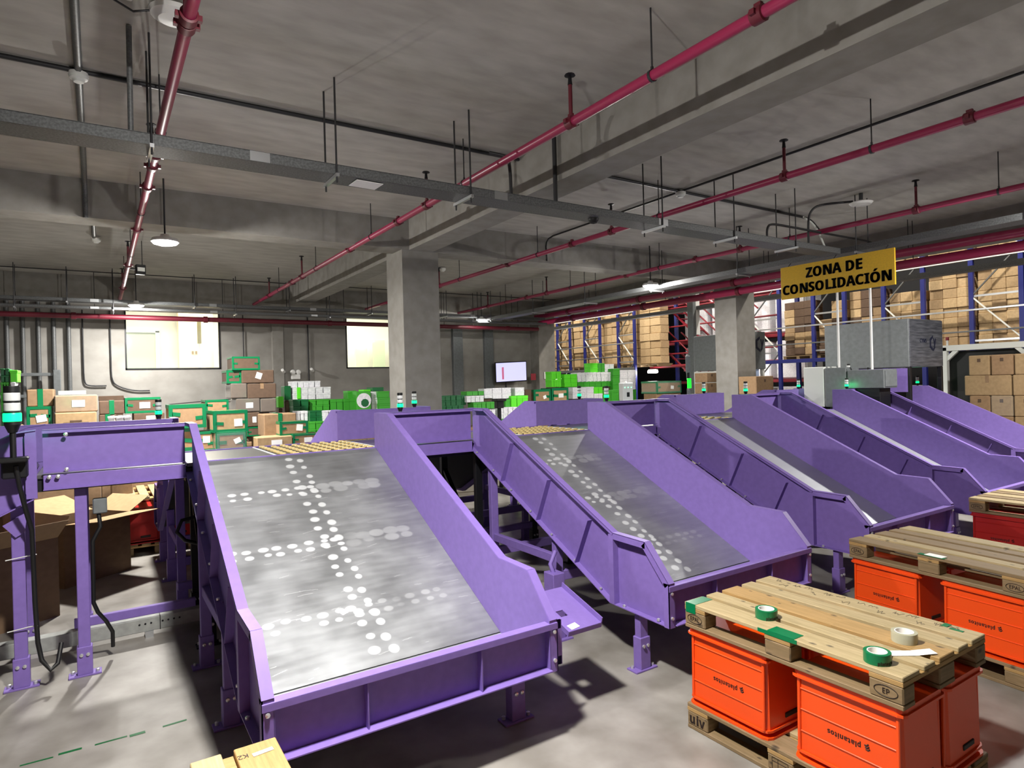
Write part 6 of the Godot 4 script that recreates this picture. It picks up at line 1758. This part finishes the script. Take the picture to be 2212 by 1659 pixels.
	carton(0.423, 1.026, -11.020, Vector3(0.805, 0.513, 1.200), 0.0, M.kraft[1], "", "brown carton in the hidden lower rows of the left pile", "brown carton in the hidden lower rows of the left pile")
	carton(1.371, 0.000, -10.695, Vector3(1.059, 0.574, 1.450), 0.0, M.kraft[1], "", "brown carton in the hidden lower rows under the green-taped group", "brown carton in the hidden lower rows under the green-taped group")
	carton(1.371, 0.574, -10.695, Vector3(1.059, 0.574, 1.450), 0.0, M.kraft[1], "", "brown carton in the hidden lower rows under the green-taped group", "brown carton in the hidden lower rows under the green-taped group")
	carton(2.235, 0.000, -11.570, Vector3(0.816, 0.586, 0.700), 0.0, M.kraft[1], "", "brown carton in the hidden lower rows of the dark stack", "brown carton in the hidden lower rows of the dark stack")
	carton(2.235, 0.586, -11.570, Vector3(0.816, 0.586, 0.700), 0.0, M.kraft[1], "", "brown carton in the hidden lower rows of the dark stack", "brown carton in the hidden lower rows of the dark stack")
	carton(3.051, 0.000, -11.570, Vector3(0.816, 0.586, 0.700), 0.0, M.kraft[1], "", "brown carton in the hidden lower rows of the dark stack", "brown carton in the hidden lower rows of the dark stack")
	carton(3.051, 0.586, -11.570, Vector3(0.816, 0.586, 0.700), 0.0, M.kraft[1], "", "brown carton in the hidden lower rows of the dark stack", "brown carton in the hidden lower rows of the dark stack")
	carton(2.389, 0.000, -10.245, Vector3(0.920, 0.577, 0.850), 0.0, M.kraft[1], "", "brown carton in the hidden row under the small labelled cartons", "brown carton in the hidden row under the small labelled cartons")
	carton(2.389, 0.577, -10.245, Vector3(0.920, 0.577, 0.850), 0.0, M.kraft[1], "", "brown carton in the hidden row under the small labelled cartons", "brown carton in the hidden row under the small labelled cartons")
	carton(3.833, 0.000, -12.320, Vector3(0.707, 0.586, 1.800), 0.0, M.kraft[1], "", "brown carton in the hidden rows under the green and white boxes", "brown carton in the hidden rows under the green and white boxes")
	carton(3.833, 0.586, -12.320, Vector3(0.707, 0.586, 1.800), 0.0, M.kraft[1], "", "brown carton in the hidden rows under the green and white boxes", "brown carton in the hidden rows under the green and white boxes")
	carton(4.540, 0.000, -12.320, Vector3(0.707, 0.586, 1.800), 0.0, M.kraft[1], "", "brown carton in the hidden rows under the green and white boxes", "brown carton in the hidden rows under the green and white boxes")
	carton(4.540, 0.586, -12.320, Vector3(0.707, 0.586, 1.800), 0.0, M.kraft[1], "", "brown carton in the hidden rows under the green and white boxes", "brown carton in the hidden rows under the green and white boxes")
	carton(-0.817, 0.000, -9.270, Vector3(0.172, 0.563, 0.500), 0.0, M.kraft[1], "", "brown carton in the hidden rows under the left edge pile", "brown carton in the hidden rows under the left edge pile")
	carton(-0.817, 0.563, -9.270, Vector3(0.172, 0.563, 0.500), 0.0, M.kraft[1], "", "brown carton in the hidden rows under the left edge pile", "brown carton in the hidden rows under the left edge pile")
	carton(-0.817, 1.127, -9.270, Vector3(0.172, 0.563, 0.500), 0.0, M.kraft[1], "", "brown carton in the hidden rows under the left edge pile", "brown carton in the hidden rows under the left edge pile")
	carton(-0.733, 0.000, -7.870, Vector3(0.069, 0.500, 0.500), 0.0, M.kraft[1], "", "brown carton under the white leaf box", "brown carton under the white leaf box")
	carton(-0.733, 0.500, -7.870, Vector3(0.069, 0.500, 0.500), 0.0, M.kraft[1], "", "brown carton under the white leaf box", "brown carton under the white leaf box")
	carton(-0.733, 0.999, -7.870, Vector3(0.069, 0.500, 0.500), 0.0, M.kraft[1], "", "brown carton under the white leaf box", "brown carton under the white leaf box")
	carton(6.955, 0.000, -13.270, Vector3(0.812, 0.511, 0.900), 0.0, M.kraft[1], "", "brown carton in the hidden rows right of the column", "brown carton in the hidden rows right of the column")
	carton(6.955, 0.511, -13.270, Vector3(0.812, 0.511, 0.900), 0.0, M.kraft[1], "", "brown carton in the hidden rows right of the column", "brown carton in the hidden rows right of the column")
	carton(7.767, 0.000, -13.270, Vector3(0.812, 0.511, 0.900), 0.0, M.kraft[1], "", "brown carton in the hidden rows right of the column", "brown carton in the hidden rows right of the column")
	carton(7.767, 0.511, -13.270, Vector3(0.812, 0.511, 0.900), 0.0, M.kraft[1], "", "brown carton in the hidden rows right of the column", "brown carton in the hidden rows right of the column")
	carton(8.578, 0.000, -13.270, Vector3(0.812, 0.511, 0.900), 0.0, M.kraft[1], "", "brown carton in the hidden rows right of the column", "brown carton in the hidden rows right of the column")
	carton(8.578, 0.511, -13.270, Vector3(0.812, 0.511, 0.900), 0.0, M.kraft[1], "", "brown carton in the hidden rows right of the column", "brown carton in the hidden rows right of the column")
	carton(9.630, 0.000, -13.920, Vector3(0.670, 0.486, 0.600), 0.0, M.kraft[1], "", "brown carton in the hidden rows under the green-taped pair", "brown carton in the hidden rows under the green-taped pair")
	carton(9.630, 0.486, -13.920, Vector3(0.670, 0.486, 0.600), 0.0, M.kraft[1], "", "brown carton in the hidden rows under the green-taped pair", "brown carton in the hidden rows under the green-taped pair")
	carton(9.630, 0.971, -13.920, Vector3(0.670, 0.486, 0.600), 0.0, M.kraft[1], "", "brown carton in the hidden rows under the green-taped pair", "brown carton in the hidden rows under the green-taped pair")
	carton(10.300, 0.000, -13.920, Vector3(0.670, 0.486, 0.600), 0.0, M.kraft[1], "", "brown carton in the hidden rows under the green-taped pair", "brown carton in the hidden rows under the green-taped pair")
	carton(10.300, 0.486, -13.920, Vector3(0.670, 0.486, 0.600), 0.0, M.kraft[1], "", "brown carton in the hidden rows under the green-taped pair", "brown carton in the hidden rows under the green-taped pair")
	carton(10.300, 0.971, -13.920, Vector3(0.670, 0.486, 0.600), 0.0, M.kraft[1], "", "brown carton in the hidden rows under the green-taped pair", "brown carton in the hidden rows under the green-taped pair")
	carton(11.067, 0.000, -14.520, Vector3(0.781, 0.460, 1.000), 0.0, M.kraft[1], "", "brown carton in the hidden rows of the right pile", "brown carton in the hidden rows of the right pile")
	carton(11.067, 0.460, -14.520, Vector3(0.781, 0.460, 1.000), 0.0, M.kraft[1], "", "brown carton in the hidden rows of the right pile", "brown carton in the hidden rows of the right pile")
	carton(11.067, 0.920, -14.520, Vector3(0.781, 0.460, 1.000), 0.0, M.kraft[1], "", "brown carton in the hidden rows of the right pile", "brown carton in the hidden rows of the right pile")
	carton(11.848, 0.000, -14.520, Vector3(0.781, 0.460, 1.000), 0.0, M.kraft[1], "", "brown carton in the hidden rows of the right pile", "brown carton in the hidden rows of the right pile")
	carton(11.848, 0.460, -14.520, Vector3(0.781, 0.460, 1.000), 0.0, M.kraft[1], "", "brown carton in the hidden rows of the right pile", "brown carton in the hidden rows of the right pile")
	carton(11.848, 0.920, -14.520, Vector3(0.781, 0.460, 1.000), 0.0, M.kraft[1], "", "brown carton in the hidden rows of the right pile", "brown carton in the hidden rows of the right pile")
	carton(12.629, 0.000, -14.520, Vector3(0.781, 0.460, 1.000), 0.0, M.kraft[1], "", "brown carton in the hidden rows of the right pile", "brown carton in the hidden rows of the right pile")
	carton(12.629, 0.460, -14.520, Vector3(0.781, 0.460, 1.000), 0.0, M.kraft[1], "", "brown carton in the hidden rows of the right pile", "brown carton in the hidden rows of the right pile")
	carton(12.629, 0.920, -14.520, Vector3(0.781, 0.460, 1.000), 0.0, M.kraft[1], "", "brown carton in the hidden rows of the right pile", "brown carton in the hidden rows of the right pile")
	carton(13.410, 0.000, -14.520, Vector3(0.781, 0.460, 1.000), 0.0, M.kraft[1], "", "brown carton in the hidden rows of the right pile", "brown carton in the hidden rows of the right pile")
	carton(13.410, 0.460, -14.520, Vector3(0.781, 0.460, 1.000), 0.0, M.kraft[1], "", "brown carton in the hidden rows of the right pile", "brown carton in the hidden rows of the right pile")
	carton(13.410, 0.920, -14.520, Vector3(0.781, 0.460, 1.000), 0.0, M.kraft[1], "", "brown carton in the hidden rows of the right pile", "brown carton in the hidden rows of the right pile")
	carton(13.217, 0.000, -12.670, Vector3(0.952, 0.545, 0.500), 0.0, M.kraft[1], "", "brown carton hidden under the film-wrapped carton", "brown carton hidden under the film-wrapped carton")
	carton(13.217, 0.545, -12.670, Vector3(0.952, 0.545, 0.500), 0.0, M.kraft[1], "", "brown carton hidden under the film-wrapped carton", "brown carton hidden under the film-wrapped carton")
	carton(13.217, 1.089, -12.670, Vector3(0.952, 0.545, 0.500), 0.0, M.kraft[1], "", "brown carton hidden under the film-wrapped carton", "brown carton hidden under the film-wrapped carton")
	carton(13.164, 0.000, -11.170, Vector3(0.395, 0.541, 0.500), 0.0, M.kraft[1], "", "brown carton hidden under the two against the right column", "brown carton hidden under the two against the right column")
	carton(13.164, 0.541, -11.170, Vector3(0.395, 0.541, 0.500), 0.0, M.kraft[1], "", "brown carton hidden under the two against the right column", "brown carton hidden under the two against the right column")
	carton(13.164, 1.082, -11.170, Vector3(0.395, 0.541, 0.500), 0.0, M.kraft[1], "", "brown carton hidden under the two against the right column", "brown carton hidden under the two against the right column")
	carton(13.232, 0.000, -9.670, Vector3(0.657, 0.536, 0.500), 0.0, M.kraft[1], "", "brown carton hidden under the single carton right of the column", "brown carton hidden under the single carton right of the column")
	carton(13.232, 0.536, -9.670, Vector3(0.657, 0.536, 0.500), 0.0, M.kraft[1], "", "brown carton hidden under the single carton right of the column", "brown carton hidden under the single carton right of the column")
	carton(13.232, 1.072, -9.670, Vector3(0.657, 0.536, 0.500), 0.0, M.kraft[1], "", "brown carton hidden under the single carton right of the column", "brown carton hidden under the single carton right of the column")
	carton(0.244, 0.000, -9.870, Vector3(0.245, 0.542, 0.500), 0.0, M.kraft[1], "", "brown carton hidden under the loose white packs", "brown carton hidden under the loose white packs")
	carton(0.244, 0.542, -9.870, Vector3(0.245, 0.542, 0.500), 0.0, M.kraft[1], "", "brown carton hidden under the loose white packs", "brown carton hidden under the loose white packs")
	carton(0.244, 1.085, -9.870, Vector3(0.245, 0.542, 0.500), 0.0, M.kraft[1], "", "brown carton hidden under the loose white packs", "brown carton hidden under the loose white packs")
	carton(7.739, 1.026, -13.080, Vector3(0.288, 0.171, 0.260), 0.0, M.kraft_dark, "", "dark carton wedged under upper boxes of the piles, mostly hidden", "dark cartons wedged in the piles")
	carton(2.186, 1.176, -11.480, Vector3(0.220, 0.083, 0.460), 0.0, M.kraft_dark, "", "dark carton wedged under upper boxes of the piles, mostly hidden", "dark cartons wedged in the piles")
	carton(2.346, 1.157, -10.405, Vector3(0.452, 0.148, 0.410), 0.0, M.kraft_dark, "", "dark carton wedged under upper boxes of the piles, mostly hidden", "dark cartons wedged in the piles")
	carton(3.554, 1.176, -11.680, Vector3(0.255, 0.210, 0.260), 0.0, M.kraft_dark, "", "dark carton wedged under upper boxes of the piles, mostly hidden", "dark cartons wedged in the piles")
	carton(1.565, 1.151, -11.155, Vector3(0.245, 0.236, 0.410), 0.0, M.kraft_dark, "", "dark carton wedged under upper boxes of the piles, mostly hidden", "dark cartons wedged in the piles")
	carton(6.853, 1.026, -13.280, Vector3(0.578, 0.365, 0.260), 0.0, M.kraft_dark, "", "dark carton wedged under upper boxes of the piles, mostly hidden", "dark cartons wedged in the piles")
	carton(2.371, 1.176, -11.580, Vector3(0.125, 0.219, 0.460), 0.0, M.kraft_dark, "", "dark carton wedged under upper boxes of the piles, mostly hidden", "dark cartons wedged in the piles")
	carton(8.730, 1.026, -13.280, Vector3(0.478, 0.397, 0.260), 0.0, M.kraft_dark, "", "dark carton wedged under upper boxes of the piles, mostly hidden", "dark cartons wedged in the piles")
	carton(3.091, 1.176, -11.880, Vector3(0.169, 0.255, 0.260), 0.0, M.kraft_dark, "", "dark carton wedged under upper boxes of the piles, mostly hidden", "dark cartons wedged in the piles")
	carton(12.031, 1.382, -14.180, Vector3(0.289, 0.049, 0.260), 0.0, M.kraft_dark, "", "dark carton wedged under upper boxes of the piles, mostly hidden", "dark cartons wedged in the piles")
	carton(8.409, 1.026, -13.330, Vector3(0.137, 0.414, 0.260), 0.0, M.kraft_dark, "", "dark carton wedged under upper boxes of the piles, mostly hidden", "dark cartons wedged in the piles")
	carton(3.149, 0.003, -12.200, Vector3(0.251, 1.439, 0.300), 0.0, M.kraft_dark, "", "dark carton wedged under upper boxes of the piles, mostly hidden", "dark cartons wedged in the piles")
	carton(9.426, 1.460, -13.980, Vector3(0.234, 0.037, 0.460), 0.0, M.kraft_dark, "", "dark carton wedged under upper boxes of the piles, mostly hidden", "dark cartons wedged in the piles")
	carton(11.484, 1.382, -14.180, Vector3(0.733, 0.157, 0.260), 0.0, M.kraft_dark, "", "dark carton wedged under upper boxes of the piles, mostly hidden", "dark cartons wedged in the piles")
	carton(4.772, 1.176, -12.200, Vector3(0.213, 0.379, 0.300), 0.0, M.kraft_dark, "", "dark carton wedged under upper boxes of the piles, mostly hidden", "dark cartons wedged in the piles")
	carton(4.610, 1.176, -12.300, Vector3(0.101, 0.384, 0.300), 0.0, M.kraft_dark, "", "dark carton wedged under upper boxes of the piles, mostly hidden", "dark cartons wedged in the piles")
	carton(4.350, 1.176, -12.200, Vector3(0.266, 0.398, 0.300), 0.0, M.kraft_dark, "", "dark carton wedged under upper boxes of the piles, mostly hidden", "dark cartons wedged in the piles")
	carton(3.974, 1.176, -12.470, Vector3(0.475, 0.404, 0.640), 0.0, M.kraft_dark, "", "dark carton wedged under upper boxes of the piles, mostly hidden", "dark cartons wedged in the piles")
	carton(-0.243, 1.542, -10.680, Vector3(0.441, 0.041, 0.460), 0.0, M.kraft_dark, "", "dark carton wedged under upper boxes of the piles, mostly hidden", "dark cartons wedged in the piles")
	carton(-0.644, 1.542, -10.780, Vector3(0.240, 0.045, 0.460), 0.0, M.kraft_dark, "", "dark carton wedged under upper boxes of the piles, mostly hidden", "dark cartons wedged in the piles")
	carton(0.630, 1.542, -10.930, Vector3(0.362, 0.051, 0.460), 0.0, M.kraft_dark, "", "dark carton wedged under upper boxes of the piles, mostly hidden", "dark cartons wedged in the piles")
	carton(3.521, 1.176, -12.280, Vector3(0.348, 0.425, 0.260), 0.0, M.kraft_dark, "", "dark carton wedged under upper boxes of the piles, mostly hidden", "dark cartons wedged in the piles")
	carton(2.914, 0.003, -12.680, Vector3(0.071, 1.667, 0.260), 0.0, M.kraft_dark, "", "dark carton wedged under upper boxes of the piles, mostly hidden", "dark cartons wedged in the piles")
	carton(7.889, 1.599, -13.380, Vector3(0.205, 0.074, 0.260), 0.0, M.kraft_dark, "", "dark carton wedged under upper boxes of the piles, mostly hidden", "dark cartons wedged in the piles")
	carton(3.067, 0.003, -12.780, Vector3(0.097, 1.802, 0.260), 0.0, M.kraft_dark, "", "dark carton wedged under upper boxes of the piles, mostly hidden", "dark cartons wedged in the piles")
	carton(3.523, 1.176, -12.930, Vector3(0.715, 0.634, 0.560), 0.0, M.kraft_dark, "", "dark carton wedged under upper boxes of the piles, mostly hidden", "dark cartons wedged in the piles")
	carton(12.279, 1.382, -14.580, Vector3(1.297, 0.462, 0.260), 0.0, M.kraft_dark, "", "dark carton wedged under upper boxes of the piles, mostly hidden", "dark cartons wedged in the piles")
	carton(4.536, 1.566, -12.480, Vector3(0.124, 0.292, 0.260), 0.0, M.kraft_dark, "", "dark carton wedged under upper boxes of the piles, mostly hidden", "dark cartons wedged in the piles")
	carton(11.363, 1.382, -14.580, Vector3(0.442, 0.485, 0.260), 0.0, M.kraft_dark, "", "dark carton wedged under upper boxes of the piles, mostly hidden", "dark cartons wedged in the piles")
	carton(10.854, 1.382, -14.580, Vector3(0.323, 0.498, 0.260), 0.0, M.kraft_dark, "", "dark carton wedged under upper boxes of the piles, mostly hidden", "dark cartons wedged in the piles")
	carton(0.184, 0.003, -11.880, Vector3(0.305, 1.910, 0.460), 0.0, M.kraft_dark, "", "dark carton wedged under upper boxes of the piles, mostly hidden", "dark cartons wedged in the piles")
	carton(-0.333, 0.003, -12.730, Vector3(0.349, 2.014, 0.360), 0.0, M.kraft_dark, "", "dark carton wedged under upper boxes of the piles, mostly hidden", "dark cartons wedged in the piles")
	# plastic film bunched over the piles, and the black stand among the white boxes
	var bs := thing("black_stand", "black pedestal stand among white boxes left of the rear chute", "stand", Vector3(6.45, -0.22, -10.4))
	obj("top", Mb.new().box(Vector3(0, 1.93, 0), Vector3(0.22, 0.05, 0.2), Basis(), 0.01).done(), M.black, bs)
	obj("head", Mb.new().box(Vector3(0, 1.84, 0), Vector3(0.15, 0.14, 0.12), Basis(), 0.01).done(), M.black, bs)
	obj("stem", Mb.new().box(Vector3(0, 1.0, 0), Vector3(0.06, 1.54, 0.06), Basis(), 0.006).done(), M.dark_metal, bs)
	obj("foot", Mb.new().box(Vector3(0, 0.24, 0), Vector3(0.4, 0.04, 0.4), Basis(), 0.01).done(), M.black, bs)
	var ws := [[12.35, 2.22, -17.66, 0.20, 0.22, "red fire notice on the column at the wall's right end"], [12.98, 2.26, -17.66, 0.36, 0.24, "pale notice with dark pictograms on the wall end column"], [11.0, 2.12, -18.16, 0.18, 0.20, "white notice on the wall below the television"]]
	for k in 3:
		tag(obj("wall_notice", Mb.new().box(Vector3(ws[k][0], ws[k][1], ws[k][2] - 0.02), Vector3(ws[k][3], ws[k][4], 0.015)).done(), [M.rack_red, M.offwhite, M.paper][k]), ws[k][5], "notice")
